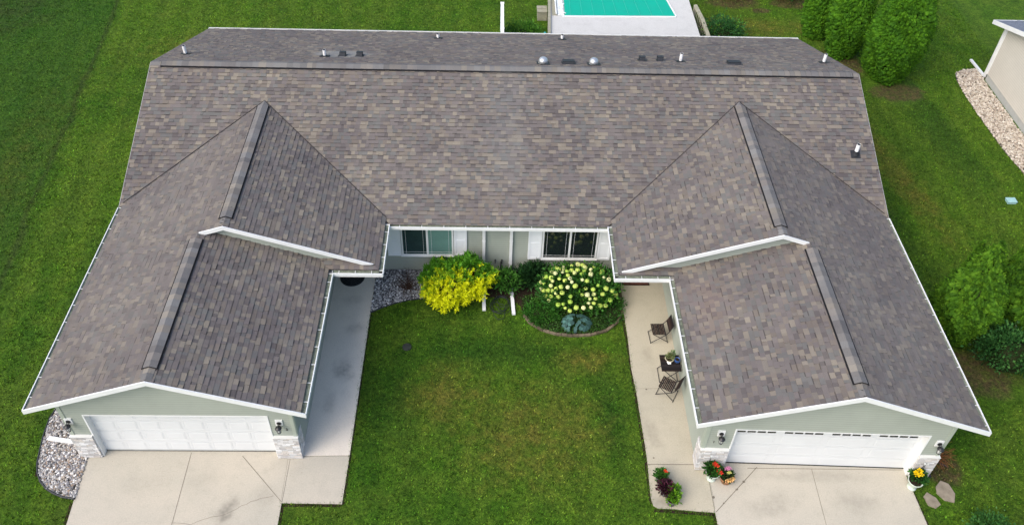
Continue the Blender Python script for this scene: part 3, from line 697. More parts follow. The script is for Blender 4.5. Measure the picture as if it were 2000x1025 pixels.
for x0, x1, z0 in ((-3.68, -3.22, .80), (-1.40, -.96, .84), (1.14, 1.60, .70), (3.54, 4.0, .70)):
    s = MB(); y = -5.165; z1 = 2.28
    s.box(x0, x1, y-.03, y+.005, z0, z1)
    for a, b, c, d in ((x0, x0+.07, z0, z1), (x1-.07, x1, z0, z1), (x0+.07, x1-.07, z0, z0+.09), (x0+.07, x1-.07, z1-.09, z1), (x0+.07, x1-.07, (z0+z1)/2-.04, (z0+z1)/2+.04)):
        s.box(a, b, y-.046, y-.028, c, d)
    s.build('shutter', M['shutter'], house)
# downspouts of the court
for x, xe, ye in ((-.38, -.34, -6.95), (.55, .66, -7.12)):
    s = MB(); s.box(x-.05, x+.05, -5.26, -5.185, .12, 2.35)
    s.bar((x, -5.64, 2.62), (x, -5.24, 2.34), .10, .075); s.box(x-.062, x+.062, -5.70, -5.58, 2.58, 2.70)
    s.bar((x, -5.22, .16), (x, -5.42, .07), .10, .075); s.bar((x, -5.40, .065), (xe, ye, .045), .115, .075)
    for zz in (1.6, .5): s.box(x-.058, x+.058, -5.268, -5.18, zz, zz+.03)
    s.build('downspout', M['white'], house)
# corner downspout extension lying over the left gravel bed
s = MB(); s.bar((-11.9, -12.05, .20), (-12.25, -11.98, .10), .10, .075); s.bar((-12.2, -11.99, .105), (-12.95, -11.86, .075), .11, .075); s.bar((-11.88, -12.06, .18), (-11.88, -12.06, 2.6), .075, .075, (0, 1, 0)); s.build('downspout', M['white'], house)
# taps
for x, z_ in ((0.02, .62), (.25, .62)):
    s = MB(); s.tube([(x, -5.16, z_), (x, -5.26, z_), (x, -5.28, z_-.07)], .018, 6); s.tube([(x-.04, -5.24, z_+.03), (x+.04, -5.24, z_+.03)], .012, 6); s.tube([(x, -5.22, z_), (x, -5.22, z_+.03)], .008, 5)
    s.build('outdoor_tap', M['dark'], house)
# meter conduit
s = MB(); s.box(.20, .24, -5.22, -5.185, .1, .55); s.build('conduit', M['dark'], house)

# roof fittings
def on_main(x, y): return Vector((x, y, mainz(y)))
def pipe(x, y, hgt=.36, r=.06, big=False, lab=None):
    b = on_main(x, y); s = MB()
    s.tube([b-V(0, 0, .05), b+V(0, 0, hgt)], r, 14, cap=False); s.tube([b-V(0, 0, .04), b+V(0, 0, hgt-.005)], r*.82, 14, cap=False); s.tube([b+V(0, 0, hgt), b+V(0, 0, hgt+.001)], r*.8, 12, mi=1)
    p = s.build('vent_pipe', [M['pvc'], M['dark']], main_roof, label=lab)
    s = MB(); sg = -1 if y < 0 else 1; d = Vector((0, sg, -PM)).normalized(); nn = Vector((0, sg*PM, 1)).normalized(); x_ = Vector((1, 0, 0))
    s.obox(b+nn*.022, x_*(.17 if not big else .16), d*.15, nn*.006)
    s.tube([b, b+V(0, 0, .07 if not big else .17)], [r*1.9, r*1.18], 14)
    s.build('pipe_boot', M['dark'], p)
names = ['white vent pipe at the left end of the back slope', 'white vent pipe left of the two small black vents', 'white vent pipe near the back gutter, left of centre', 'white vent pipe in front of the pool deck', 'white vent pipe right of two small black vents', 'white vent pipe at the right end of the back slope']
for (x, y), lb, hh in zip([(-11.55, 1.30), (-6.42, 1.35), (-2.44, 4.95), (2.75, 5.15), (6.94, 1.45), (12.50, 1.68)], names, (.38, .30, .22, .24, .38, .40)): pipe(x, y, hh, lab=lb)
pipe(12.42, -3.05, .46, .066, True, 'white vent pipe with a black boot on the right front slope')
def box_vent(x, y, w_, d_, h_, lab):
    b = on_main(x, y); s = MB(); d = Vector((0, 1, -PM)).normalized(); nn = Vector((0, PM, 1)).normalized(); x_ = Vector((1, 0, 0))
    s.obox(b+nn*.015, x_*(w_/2+.05), d*(d_/2+.05), nn*.006)
    t = b+nn*h_
    vs = [b-x_*w_/2-d*d_/2, b+x_*w_/2-d*d_/2, b+x_*w_/2+d*d_/2, b-x_*w_/2+d*d_/2]
    top = [t-x_*w_*.46-d*d_*.42, t+x_*w_*.46-d*d_*.42, t+x_*w_*.5+d*d_*.52, t-x_*w_*.5+d*d_*.52]
    s.add(vs+top, [(4, 5, 6, 7), (0, 1, 5, 4), (1, 2, 6, 5), (2, 3, 7, 6), (3, 0, 4, 7)])
    s.obox(t+nn*.008+d*.01, x_*(w_*.52), d*(d_*.53), nn*.008)
    s.build('roof_vent', M['vent'], main_roof, label=lab)
box_vent(-5.78, 1.48, .22, .26, .15, 'small black vent beside the left bath pipe'); box_vent(-5.15, 1.50, .22, .26, .15, 'small black vent, right one of the left pair')
box_vent(5.50, 1.55, .22, .26, .15, 'small black vent, left one of the right pair'); box_vent(6.20, 1.6, .22, .26, .15, 'small black vent, right one of the right pair')
box_vent(2.65, .92, .42, .36, .09, 'flat square black vent between two domes'); box_vent(8.92, 1.25, .46, .38, .09, 'flat square black vent at the right of the ridge')
for x, lb in ((1.70, 'left silver tube skylight'), (3.57, 'right silver tube skylight')):
    b = on_main(x, .78); s = MB(); s.lathe([(.175, -.08), (.175, .07), (.165, .09)], b, 24, mi=1); s.lathe([(.165, .08), (.175, .10), (.17, .15), (.145, .21), (.10, .25), (.05, .27), (.001, .275)], b, 24)
    for k in range(24): pass
    o = s.build('tube_skylight', [M['metal'], M['metal']], main_roof, label=lb)
    s = MB(); nn = Vector((0, PM, 1)).normalized(); s.obox(b+nn*.02, (.24, 0, 0), Vector((0, 1, -PM)).normalized()*.24, nn*.006); s.build('flashing', M['dark'], o)

# ------------------------------------------------------------------ foliage tools
def nrm(a): return a/np.maximum(np.linalg.norm(a, axis=-1, keepdims=True), 1e-9)
def leaves(pos, d, size, ratio, up=None, fold=.25):
    """one diamond-like quad per leaf: base, side, tip, side"""
    n = len(pos); d = nrm(d); rnd = nrm(rng.normal(size=(n, 3))); sd_ = nrm(np.cross(d, rnd if up is None else up+rnd*.35)); nn = np.cross(sd_, d)
    L = size[:, None]; W = L*ratio*.5
    b = pos; t = pos+d*L; mdl = pos+d*L*.45
    v = np.stack([b, mdl+sd_*W-nn*W*fold, t, mdl-sd_*W-nn*W*fold], 1)
    return v.reshape(-1, 3)
def palette(n, cols, wts, var=.15):
    cols = np.array(cols); i = rng.choice(len(cols), n, p=np.array(wts)/sum(wts)); return cols[i]*(1+rng.uniform(-var, var, (n, 1)))
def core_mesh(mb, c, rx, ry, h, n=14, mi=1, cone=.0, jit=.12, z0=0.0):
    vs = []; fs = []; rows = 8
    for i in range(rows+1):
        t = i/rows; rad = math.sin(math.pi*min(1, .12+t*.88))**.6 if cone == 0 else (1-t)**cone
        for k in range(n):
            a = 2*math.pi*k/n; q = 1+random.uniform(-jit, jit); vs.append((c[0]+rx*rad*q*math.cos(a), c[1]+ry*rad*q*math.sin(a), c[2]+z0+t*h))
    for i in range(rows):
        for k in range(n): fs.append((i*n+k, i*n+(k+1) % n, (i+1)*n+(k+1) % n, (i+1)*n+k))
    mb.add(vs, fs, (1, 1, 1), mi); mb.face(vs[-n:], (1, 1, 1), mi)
def arbor(loc, r, hgt, label, cols, wts, seed, tips=1, nclump=900, lean=(0, 0), group=None, extra=(), low=.03, name='arborvitae'):
    """column of upright feathery sprays: a profile of revolution with lumps, tips = number of leaders"""
    rg = np.random.default_rng(seed)
    root = empty(name, loc, label=label, cat='tree', group=group)
    s = MB(); s.tube([(0, 0, -.05), (0, 0, hgt*.3), (lean[0]*.4, lean[1]*.4, hgt*.75)], [.12, .09, .03], 8); s.build('trunk', M['bark'], root)
    leads = []
    for k in range(tips):
        if tips == 1: leads.append((0, 0, r, hgt, 0, 0))
        else:
            a = 2*math.pi*k/tips+rg.uniform(-.3, .3); q = r*.22; leads.append((q*math.cos(a), q*math.sin(a), r*.78, hgt*rg.uniform(.84, 1.02), .30*math.cos(a), .30*math.sin(a)))
    leads += list(extra)
    P, D, Sz, Cc = [], [], [], []
    core = MB()
    cm = MB()
    tp = 1.5 if not extra else 1.25; kn = .30 if not extra else .34; p0 = .70 if not extra else .48
    prof = lambda t: np.where(t < kn, p0+(1-p0)*(np.maximum(t, 0)/kn)**.7, np.clip((1-(np.maximum(t-kn, 0)/(1-kn))**tp), 0, 1)**.9)
    for (lx, ly, lr, lh, ox, oy) in leads:
        nc = int(nclump/tips*1.25)
        t = rg.uniform(low, 1, nc)**1.0; keep = rg.uniform(0, 1, nc) < np.clip(prof(t)+.15, 0, 1); t = t[keep]; nc = len(t)
        a = rg.uniform(0, 2*np.pi, nc)
        lump = 1+.11*np.sin(3*a+lx*5+seed)*np.sin(7*t+seed)+.07*np.sin(7*a+4*t*6+seed)
        rad = prof(t)*lr*lump*rg.uniform(.90, 1.0, nc)
        cx = lx+ox*t+lean[0]*t+rad*np.cos(a); cy = ly+oy*t+lean[1]*t+rad*np.sin(a); cz = t*lh
        n_out = np.stack([np.cos(a), np.sin(a), .35*np.ones(nc)], 1)
        m = 14; cr = rg.uniform(.04, .08, nc)*(.6+.4*prof(t))
        off = rg.normal(size=(nc, m, 3))*.55; off[:, :, 2] *= 1.25
        p = np.stack([cx, cy, cz], 1)[:, None, :]+off*cr[:, None, None]
        dd = nrm(off)*.75+n_out[:, None, :]*.55+np.array([0, 0, .75])+rg.normal(size=(nc, m, 3))*.3
        sz = rg.uniform(.04, .075, (nc, m))
        base = palette(nc, cols, wts, .25)[:, None, :]*(1+rg.uniform(-.2, .2, (nc, m, 1)))
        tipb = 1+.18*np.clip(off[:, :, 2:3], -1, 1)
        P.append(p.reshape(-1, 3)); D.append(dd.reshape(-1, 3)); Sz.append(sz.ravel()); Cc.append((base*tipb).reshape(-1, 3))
        rows = int(lh/.036); nn = int(2*math.pi*lr/.036); vs = []; fs = []; cs_ = []; dp_ = []
        for i in range(rows+1):
            tt = .0+.985*i/rows; q0 = float(prof(np.array(tt)))*lr
            for k in range(nn):
                aa = 2*math.pi*k/nn; ca, sa = math.cos(aa), math.sin(aa); X, Y, Z = q0*ca, q0*sa, tt*lh
                lump = 1+.11*math.sin(3*aa+lx*5+seed)*math.sin(7*tt+seed)+.07*math.sin(7*aa+24*tt+seed)
                dv, pv = noise.voronoi((X*8.6+seed, Y*8.6+lx*3, Z*6.4)); d2, _ = noise.voronoi((X*17+seed, Y*17, Z*13))
                q = q0*lump*.95+ (.22*(.5-dv[0])+.07*(.5-d2[0])-.03)*min(1, q0*3+.2)
                vs.append((lx+ox*tt+lean[0]*tt+q*ca, ly+oy*tt+lean[1]*tt+q*sa, Z+.06*(.5-dv[0])))
                dp_.append(dv[0]); cs_.append(math.modf(abs(math.sin(pv[0][0]*12.9+pv[0][1]*78.2+pv[0][2]*37.7)*43758.5))[0])
        fs_all = fs
        cc_ = [np.array(c) for c in cols]
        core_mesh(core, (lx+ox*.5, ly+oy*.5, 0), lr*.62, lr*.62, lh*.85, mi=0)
        for i in range(rows):
            for k in range(nn):
                fs.append((i*nn+k, i*nn+(k+1) % nn, (i+1)*nn+(k+1) % nn, (i+1)*nn+k))
        base_i = len(cm.v); cm.v += vs
        for f_ in fs:
            if dp_[f_[0]] > .78 and dp_[f_[2]] > .72: continue      # gaps between the sprays
            r_ = cs_[f_[0]]; c_ = (cc_[int(r_*3.99) % len(cc_)]*.5+cc_[0]*.5)*rg.uniform(.85, 1.15)
            cm.f.append(tuple(base_i+j for j in f_)); cm.c.append(tuple(c_)); cm.mi.append(0); cm.sm.append(False)
    P = np.concatenate(P); ok = P[:, 2] > .02
    v = leaves(P[ok], np.concatenate(D)[ok], np.concatenate(Sz)[ok], .55)
    cr_ = fast_mesh('crown', v, 4, M['needle'], np.concatenate(Cc)[ok], root)
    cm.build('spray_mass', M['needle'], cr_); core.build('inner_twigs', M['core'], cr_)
    return root
GA = [(.060, .170, .008), (.042, .130, .008), (.095, .23, .010), (.020, .070, .008)]
arbor((18.15, 7.35, 0), 1.36, 6.6, 'largest arborvitae column, nearest the right corner of the big roof', GA, (4, 4, 2.2, 2.5), 1, nclump=1500)
arbor((16.5, 9.0, 0), .98, 6.3, 'arborvitae column in the middle of the three behind the roof', GA, (4, 4, 2, 2), 2, nclump=1000)
arbor((15.7, 10.6, 0), .80, 5.8, 'slimmest arborvitae column, farthest left of the three behind the roof', GA, (4, 3, 3, 2), 3, nclump=700)
GB = [(.070, .175, .010), (.048, .130, .009), (.115, .24, .014), (.022, .07, .008)]
arbor((15.28, -7.75, 0), 1.05, 4.5, 'pointed bright green arborvitae with several tips beside the right gutter', GB, (4, 4, 2.5, 2), 4, tips=1, nclump=1000, extra=((.35, -.1, .42, 4.25, .35, .0), (-.2, .2, .40, 4.1, -.05, .2)))
arbor((17.65, -7.5, 0), 1.1, 4.1, 'darker arborvitae cut by the right edge of the picture', GB, (2, 4, 1, 4), 5, tips=1, nclump=800, extra=((.3, .1, .4, 3.9, .3, 0),))

def shrub(name, loc, rx, ry, hgt, nl, size, ratio, cols, wts, label, cat='shrub', seed=0, clumps=60, spread=.25, colfn=None, stems=5, updir=.5, group=None, coresc=.62, parts=True, clr=None):
    rg = np.random.default_rng(seed); root = empty(name, loc, label=label, cat=cat, group=group)
    if stems:
        s = MB()
        for k in range(stems):
            a = 2*math.pi*k/stems+rg.uniform(-.3, .3); s.tube([(0, 0, -.02), (rx*.25*math.cos(a), ry*.25*math.sin(a), hgt*.35), (rx*.5*math.cos(a), ry*.5*math.sin(a), hgt*.72)], [.018, .013, .006], 5)
        s.build('stem', M['bark'], root)
    u = nrm(rg.normal(size=(clumps, 3))); u[:, 2] = np.abs(u[:, 2])*1.0-.12; u = nrm(u); rad = rg.uniform(.62, 1.0, clumps)
    c = np.stack([u[:, 0]*rx*rad, u[:, 1]*ry*rad, hgt*.48+u[:, 2]*hgt*.5*rad], 1)
    per = nl//clumps; off = rg.normal(size=(clumps, per, 3))*spread*min(rx, ry)
    p = (c[:, None, :]+off).reshape(-1, 3); dd = (nrm(off)*.8+u[:, None, :]*.7+np.array([0, 0, updir])+rg.normal(size=off.shape)*.35).reshape(-1, 3)
    sz = rg.uniform(size*.65, size*1.2, len(p)); ok = (p[:, 2] > .02)
    cl = np.repeat(palette(clumps, cols, wts, .1), per, 0)*(1+rg.uniform(-.2, .2, (len(p), 1)))
    if colfn is not None: cl = colfn(p, cl, rg)
    v = leaves(p[ok], dd[ok], sz[ok], ratio); lf = fast_mesh('leaves', v, 4, M['leaf'], cl[ok], root)
    if coresc:
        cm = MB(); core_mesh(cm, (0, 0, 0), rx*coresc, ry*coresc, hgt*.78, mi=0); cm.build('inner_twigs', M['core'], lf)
    return root
# golden shrub: long leaves, yellow towards the court, green above and at the left
def sprigs(loc, rx, ry, hgt, label, seed):
    rg = np.random.default_rng(seed); root = empty('golden_shrub', loc, label=label, cat='shrub')
    s = MB()
    for k in range(9):
        a = 2*math.pi*k/9; s.tube([(0, 0, -.02), (rx*.3*math.cos(a), ry*.3*math.sin(a), hgt*.4), (rx*.6*math.cos(a), ry*.6*math.sin(a), hgt*.75)], [.02, .014, .006], 5)
    s.build('stem', M['bark'], root)
    ns = 900; u = nrm(rg.normal(size=(ns, 3))); u[:, 2] = np.abs(u[:, 2])-.12; u = nrm(u)
    lob = 1+.16*np.sin(3.1*np.arctan2(u[:, 1], u[:, 0])+1)+.08*np.sin(6.7*np.arctan2(u[:, 1], u[:, 0]))
    rad = rg.uniform(.6, 1., ns)*lob; base = np.stack([u[:, 0]*rx*rad, u[:, 1]*ry*rad, hgt*.42+u[:, 2]*hgt*.55*rad], 1)
    base[:, 2] += np.where(base[:, 1] > .1, .50*np.exp(-((base[:, 0]-.50)/.36)**2), 0); base[:, 2] *= np.where(base[:, 0] < -.2, .86, 1)
    ax = nrm(u*1.0+np.array([0, -.1, .55])+rg.normal(size=(ns, 3))*.4)
    P, D, C = [], [], []
    per = 24
    yel = np.array((.76, .79, .012)); ygr = np.array((.38, .54, .02)); gr = np.array((.15, .40, .02)); dg = np.array((.08, .25, .015))
    yy = -base[:, 1]/ry*1.0 + .35*base[:, 0]*0 - .55*(base[:, 2]-hgt*.55)/hgt*1.2 - .45*np.clip(-base[:, 0]/rx-.35, 0, 1)*2 + rg.normal(size=ns)*.26 + .20
    for j in range(per):
        t = j/per; L = .24
        p = base+ax*(t*L)[...] if False else base+ax*(t*L)
        d = ax*.7+nrm(rg.normal(size=(ns, 3)))*.9
        k = np.clip(yy[:, None]*1.6+.24+ (t-.4)*.5, 0, 1)
        c = np.where(k < .33, dg+(gr-dg)*(k/.33), np.where(k < .66, gr+(ygr-gr)*((k-.33)/.33), ygr+(yel-ygr)*((k-.66)/.34)))
        P.append(p); D.append(d); C.append(c*(1+rg.uniform(-.15, .15, (ns, 1))))
    P = np.concatenate(P); D = np.concatenate(D); C = np.concatenate(C); ok = P[:, 2] > .03
    v = leaves(P[ok], D[ok], rg.uniform(.08, .14, ok.sum()), .30); lf = fast_mesh('leaves', v, 4, M['leaf'], C[ok], root)
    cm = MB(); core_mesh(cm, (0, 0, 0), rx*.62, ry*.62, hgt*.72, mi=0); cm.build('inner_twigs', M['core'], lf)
sprigs((-1.36, -6.24, 0), 1.20, .86, 1.20, 'rounded shrub turning from green to bright yellow under the left window', 21)
# hydrangea with flower heads
def hydrangea():
    gc = [(.06, .20, .028), (.04, .14, .025), (.10, .27, .03), (.02, .07, .018)]
    root = shrub('hydrangea', (2.85, -6.35, 0), 1.32, .92, 1.05, 9000, .105, .72, gc, (4, 4, 2, 2), 'round hydrangea covered with pale lime and cream flower heads', seed=31, clumps=170, spread=.13, stems=6)
    rg = np.random.default_rng(32); heads = []
    tries = 0
    while len(heads) < 86 and tries < 9000:
        tries += 1; u = rg.normal(size=3); u[2] = abs(u[2])-.05; u /= np.linalg.norm(u)
        if u[1] > .7 or (u[0] > .35 and rg.random() < .55): continue
        p = np.array([u[0]*1.30, u[1]*.98, .50+u[2]*.66])
        if p[2] < .2 or any(np.linalg.norm(p-q) < .145 for q in heads): continue
        heads.append(p)
    base = None; variants = []
    for k in range(5):
        s = MB(); rr = random.Random(k); nl = 90; r0 = 1.0
        tone = [(.62, .68, .26), (.50, .63, .13), (.36, .54, .08), (.72, .75, .38), (.43, .58, .10)][k]
        # lumpy ball of many small florets
        vs = []
        for i in range(nl):
            zz = 1-2*(i+.5)/nl; ph = i*2.39996; q = math.sqrt(1-zz*zz); d = Vector((q*math.cos(ph), q*math.sin(ph), zz)); 
            if d.z < -.55: continue
            t1 = d.orthogonal().normalized(); t1.rotate(Matrix.Rotation(rr.uniform(0, 3), 3, d)); t2 = d.cross(t1); c = d*(.82+rr.uniform(-.06, .08)); w_ = .26; kk = rr.uniform(.85, 1.12)
            col = tuple(min(1, x*kk) for x in tone)
            s.add([c+d*.10, c+t1*w_, c+t2*w_, c-t1*w_, c-t2*w_], [(0, 1, 2), (0, 2, 3), (0, 3, 4), (0, 4, 1)], col)
        s.lathe([(.01, .7), (.5, .55), (.74, .1), (.55, -.45), (.01, -.6)], n=10, col=tuple(x*.55 for x in tone))
        o = s.build('flower_head', M['petal'], root); variants.append(o.data); bpy.data.objects.remove(o)
    for i, p in enumerate(heads):
        o = link('flower_head', variants[int(rg.choice(5, p=(.24, .26, .2, .18, .12)))], root); sc = rg.uniform(.064, .102); o.scale = (sc, sc, sc*.8); o.location = p; o.rotation_euler = (rg.uniform(-.3, .3), rg.uniform(-.3, .3), rg.uniform(0, 6))
hydrangea()
LG = [(.05, .16, .02), (.03, .11, .015), (.08, .21, .03)]
shrub('leafy_shrub', (1.42, -5.72, 0), .58, .38, .75, 1500, .20, .30, [(.022, .075, .02), (.014, .05, .015), (.035, .10, .025)], (4, 3, 2), 'dark green leafy perennial between the right downspout and the hydrangea', cat='plant', seed=41, clumps=40, spread=.22)
shrub('leafy_shrub', (.38, -5.95, 0), .48, .40, .75, 1100, .13, .42, [(.05, .17, .02), (.03, .11, .015), (.08, .22, .03)], (4, 3, 2), 'small green plant growing over the right downspout foot', cat='plant', seed=42, clumps=34, spread=.24)
shrub('ground_plant', (1.62, -7.05, 0), .62, .50, .26, 1700, .08, .5, [(.05, .19, .02), (.035, .13, .015), (.08, .24, .03)], (4, 3, 2), 'low bright green plant at the left foot of the hydrangea', cat='plant', seed=43, clumps=50, spread=.16, stems=3)
shrub('ground_plant', (4.0, -6.95, 0), .42, .5, .28, 1000, .08, .5, [(.04, .15, .02), (.03, .10, .015), (.06, .18, .03)], (4, 3, 2), 'low green plant between the hydrangea and the right walk', cat='plant', seed=44, clumps=30, spread=.18, stems=3)
# hosta
def hosta(loc, r, n, label, seed):
    rg = np.random.default_rng(seed); root = empty('hosta', loc, label=label, cat='plant'); s = MB()
    for i in range(n):
        a = rg.uniform(0, 6.28); t = (i+.5)/n; rr = r*(.25+.75*math.sqrt(t)); L = rg.uniform(.11, .17); hh = .32*(1-t*.75)
        c = Vector((rr*math.cos(a), rr*.75*math.sin(a), hh)); d = Vector((math.cos(a), math.sin(a), -.15-.5*t)).normalized(); sd_ = d.cross(Vector((0, 0, 1))).normalized(); up = sd_.cross(d)
        k = rg.uniform(.5, 1.45); col = (.085*k, .19*k, .17*k)
        pts = [(-.5, 0, 0), (-.25, .36, .05), (.1, .42, .06), (.38, .24, .02), (.55, 0, -.05), (.38, -.24, .02), (.1, -.42, .06), (-.25, -.36, .05)]
        vs = [c+d*x*L+sd_*y*L+up*z*L for x, y, z in pts]+[c-up*.02*L+d*.05*L]
        s.add(vs, [(8, k_, (k_+1) % 8) for k_ in range(8)], col, 0, True)
        s.tube([(0, 0, 0), c-d*L*.5], .006, 4, col=(.08, .16, .08))
    s.build('leaves', M['leaf'], root)
hosta((2.75, -7.50, 0), .50, 90, 'blue green hosta at the front edge of the stone ringed bed', 51)
# other shrubs
shrub('leafy_shrub', (16.6, -9.0, 0), 1.15, .75, 1.45, 3600, .12, .6, [(.045, .15, .035), (.025, .09, .02), (.08, .22, .05), (.015, .05, .012)], (4, 3, 2, 2), 'broad leafy green shrub in front of the two pointed arborvitaes', seed=61, clumps=70, spread=.2)
shrub('leafy_shrub', (13.55, -14.75, 0), .62, .45, .75, 1600, .09, .55, [(.04, .14, .03), (.03, .10, .02), (.07, .19, .04)], (4, 3, 2), 'bushy green shrub cut by the bottom edge right of the right driveway', seed=62, clumps=40, spread=.2)
shrub('leafy_shrub', (1.15, 9.55, 0), .92, .75, .8, 2200, .12, .5, [(.07, .21, .02), (.04, .14, .015), (.11, .27, .03)], (4, 3, 2), 'green shrub between the white fence and the pool deck', seed=63, clumps=50, spread=.2)
shrub('leafy_shrub', (10.95, 10.0, 0), .95, .9, .95, 2600, .12, .5, [(.04, .15, .035), (.025, .09, .025), (.12, .30, .03)], (4, 4, 1.5), 'green shrub beside the wooden stair rail of the pool deck', seed=64, clumps=60, spread=.2)
shrub('leafy_shrub', (12.3, 14.35, 0), 1.3, 1.0, 1.2, 3000, .11, .5, [(.025, .085, .02), (.015, .05, .012), (.04, .12, .02)], (4, 3, 2), 'dark round shrub cut by the top edge, nearer the pool', seed=65, clumps=70, spread=.2)
shrub('leafy_shrub', (15.2, 14.3, 0), 1.15, .9, 1.1, 2600, .11, .5, [(.035, .115, .02), (.02, .07, .012), (.06, .16, .02)], (4, 3, 2), 'dark round shrub cut by the top edge, nearer the arborvitaes', seed=66, clumps=60, spread=.2)
# bare thorny twigs in the dark gravel
def twigs(loc, r, h_, n, label, mat_, seed, name='bare_shrub', cat='shrub'):
    rr = random.Random(seed); s = MB()
    for i in range(n):
        a = rr.uniform(0, 6.28); p = Vector((rr.uniform(-.1, .1), rr.uniform(-.1, .1), 0)); pts = [p.copy()]; d = Vector((math.cos(a)*.8, math.sin(a)*.8, rr.uniform(.5, 1.3))).normalized()
        for k in range(4): 
            p = p+d*r*.33; d = (d+Vector((rr.uniform(-.5, .5), rr.uniform(-.5, .5), rr.uniform(-.5, .25)))).normalized(); p.z = min(max(p.z, .02), h_); pts.append(p.copy())
        s.tube(pts, [.009, .007, .005, .004, .003], 4, cap=False)
    o = s.build(name, mat_, label=label, cat=cat); o.location = loc
M['twig'] = mat('dry_twigs', (.085, .05, .035), .9, .1)
M['rusttwig'] = mat('rusty_twigs', (.30, .12, .05), .9, .1, 10, .3)
twigs((-3.0, -5.95, 0), .62, .5, 60, 'bare brown twiggy shrub in the dark gravel beside the golden shrub', M['twig'], 71)
twigs((13.05, -12.25, 0), .50, .5, 110, 'dry rust coloured clump behind the right brick pier', M['rusttwig'], 72, 'dry_clump', 'plant')

# ------------------------------------------------------------------ gravel beds and edging
def inside(poly, x, y):
    c = np.zeros(len(x), bool); n = len(poly); j = n-1
    for i in range(n):
        xi, yi = poly[i]; xj, yj = poly[j]
        with np.errstate(divide='ignore', invalid='ignore'):
            c ^= ((yi > y) != (yj > y)) & (x < (xj-xi)*(y-yi)/(yj-yi+1e-12)+xi)
        j = i
    return c
ico_v = []; ph = (1+5**.5)/2
for a, b in ((-1, ph), (1, ph), (-1, -ph), (1, -ph)): ico_v += [(a, b, 0)]
for a, b in ((-1, ph), (1, ph), (-1, -ph), (1, -ph)): ico_v += [(0, a, b)]
for a, b in ((ph, -1), (ph, 1), (-ph, -1), (-ph, 1)): ico_v += [(a, 0, b)]
ico_v = nrm(np.array(ico_v, float))
ico_f = np.array([(0, 11, 5), (0, 5, 1), (0, 1, 7), (0, 7, 10), (0, 10, 11), (1, 5, 9), (5, 11, 4), (11, 10, 2), (10, 7, 6), (7, 1, 8), (3, 9, 4), (3, 4, 2), (3, 2, 6), (3, 6, 8), (3, 8, 9), (4, 9, 5), (2, 4, 11), (6, 2, 10), (8, 6, 7), (9, 8, 1)])
def pebbles(poly, n, rmin, rmax, cols, wts, label, bedmat, seed, z=0.0):
    rg = np.random.default_rng(seed); x0, x1 = min(p[0] for p in poly), max(p[0] for p in poly); y0, y1 = min(p[1] for p in poly), max(p[1] for p in poly)
    x = rg.uniform(x0, x1, n*4); y = rg.uniform(y0, y1, n*4); k = inside(poly, x, y); x, y = x[k][:n], y[k][:n]; n = len(x)
    r = rg.uniform(rmin, rmax, n); sc = np.stack([r*rg.uniform(.8, 1.3, n), r*rg.uniform(.7, 1.1, n), r*rg.uniform(.45, .8, n)], 1)
    th = rg.uniform(0, 6.28, n); v = ico_v[None]*sc[:, None, :]*(1+rg.uniform(-.12, .12, (n, 12, 1)))
    vx = v[:, :, 0]*np.cos(th)[:, None]-v[:, :, 1]*np.sin(th)[:, None]; vy = v[:, :, 0]*np.sin(th)[:, None]+v[:, :, 1]*np.cos(th)[:, None]
    vz = v[:, :, 2]+rg.uniform(0, .03, n)[:, None]+z+v[:, :, 0]*rg.uniform(-.4, .4, n)[:, None]
    vv = np.stack([vx+x[:, None], vy+y[:, None], vz], 2); tri = vv[:, ico_f, :].reshape(-1, 3)
    c = palette(n, cols, wts, .2); c = np.repeat(c, 20, 0)
    slab('gravel_bed', ccw(poly), bedmat, z-.012, .05)
    fast_mesh('pebbles', tri, 3, M['pebble'], c, kind='stuff', label=label)
LB = [(-11.85, -10.2), (-12.75, -10.25), (-13.12, -10.7), (-13.20, -11.2), (-13.16, -11.75), (-13.08, -12.2), (-13.0, -12.6), (-12.88, -12.9), (-12.68, -13.18), (-12.45, -13.38), (-12.2, -13.52), (-11.9, -13.63), (-11.56, -13.68), (-11.67, -12.25), (-11.85, -12.2)]
pebbles(LB, 4200, .022, .046, [(.42, .40, .38), (.24, .23, .24), (.34, .29, .24), (.62, .61, .59), (.12, .115, .115), (.30, .22, .16)], (4, 4, 3, 2.5, 2, 1), 'mixed grey and white river stones beside the left driveway', M['gravelbed'], 81)
CB = [(-4.13, -5.16), (-1.6, -5.16), (-2.0, -6.2), (-2.5, -6.43), (-3.0, -6.52), (-3.4, -6.66), (-3.8, -6.85), (-4.15, -7.06)]
pebbles(CB, 3600, .018, .038, [(.42, .42, .42), (.22, .22, .23), (.60, .60, .60), (.10, .10, .11)], (3, 4, 2, 3), 'dark grey gravel between the left walk and the golden shrub', M['gravelbed_d'], 82)
NB = [(22.9, 7.86), (22.1, 7.80), (21.62, 7.5), (21.42, 6.9), (21.36, 6.0), (21.34, 4.7), (21.42, 2.0), (21.6, .5), (21.7, -2.5), (22.7, -2.5), (22.7, 7.0), (22.9, 7.2)]
pebbles(NB, 6500, .026, .055, [(.48, .42, .34), (.38, .32, .25), (.58, .53, .46), (.26, .21, .17)], (4, 3, 3, 1.5), 'tan stones along the wall of the beige neighbouring house', M['gravelbed'], 83)
s = MB(); s.tube([(x, y, .02) for x, y in LB[1:-2]], .034, 6); s.build('garden_edging', M['dark'], label='black plastic edging round the river stones at the left garage', cat='edging')
s = MB(); s.tube([(x, y, .005) for x, y in CB[3:]], .026, 6); s.build('garden_edging', M['dark'], label='black plastic edging of the dark gravel at the left walk', cat='edging')
s = MB(); s.tube([(x, y, .005) for x, y in NB[:4]], .026, 6); s.build('garden_edging', M['dark'], label='black edging at the corner of the beige neighbouring house', cat='edging')
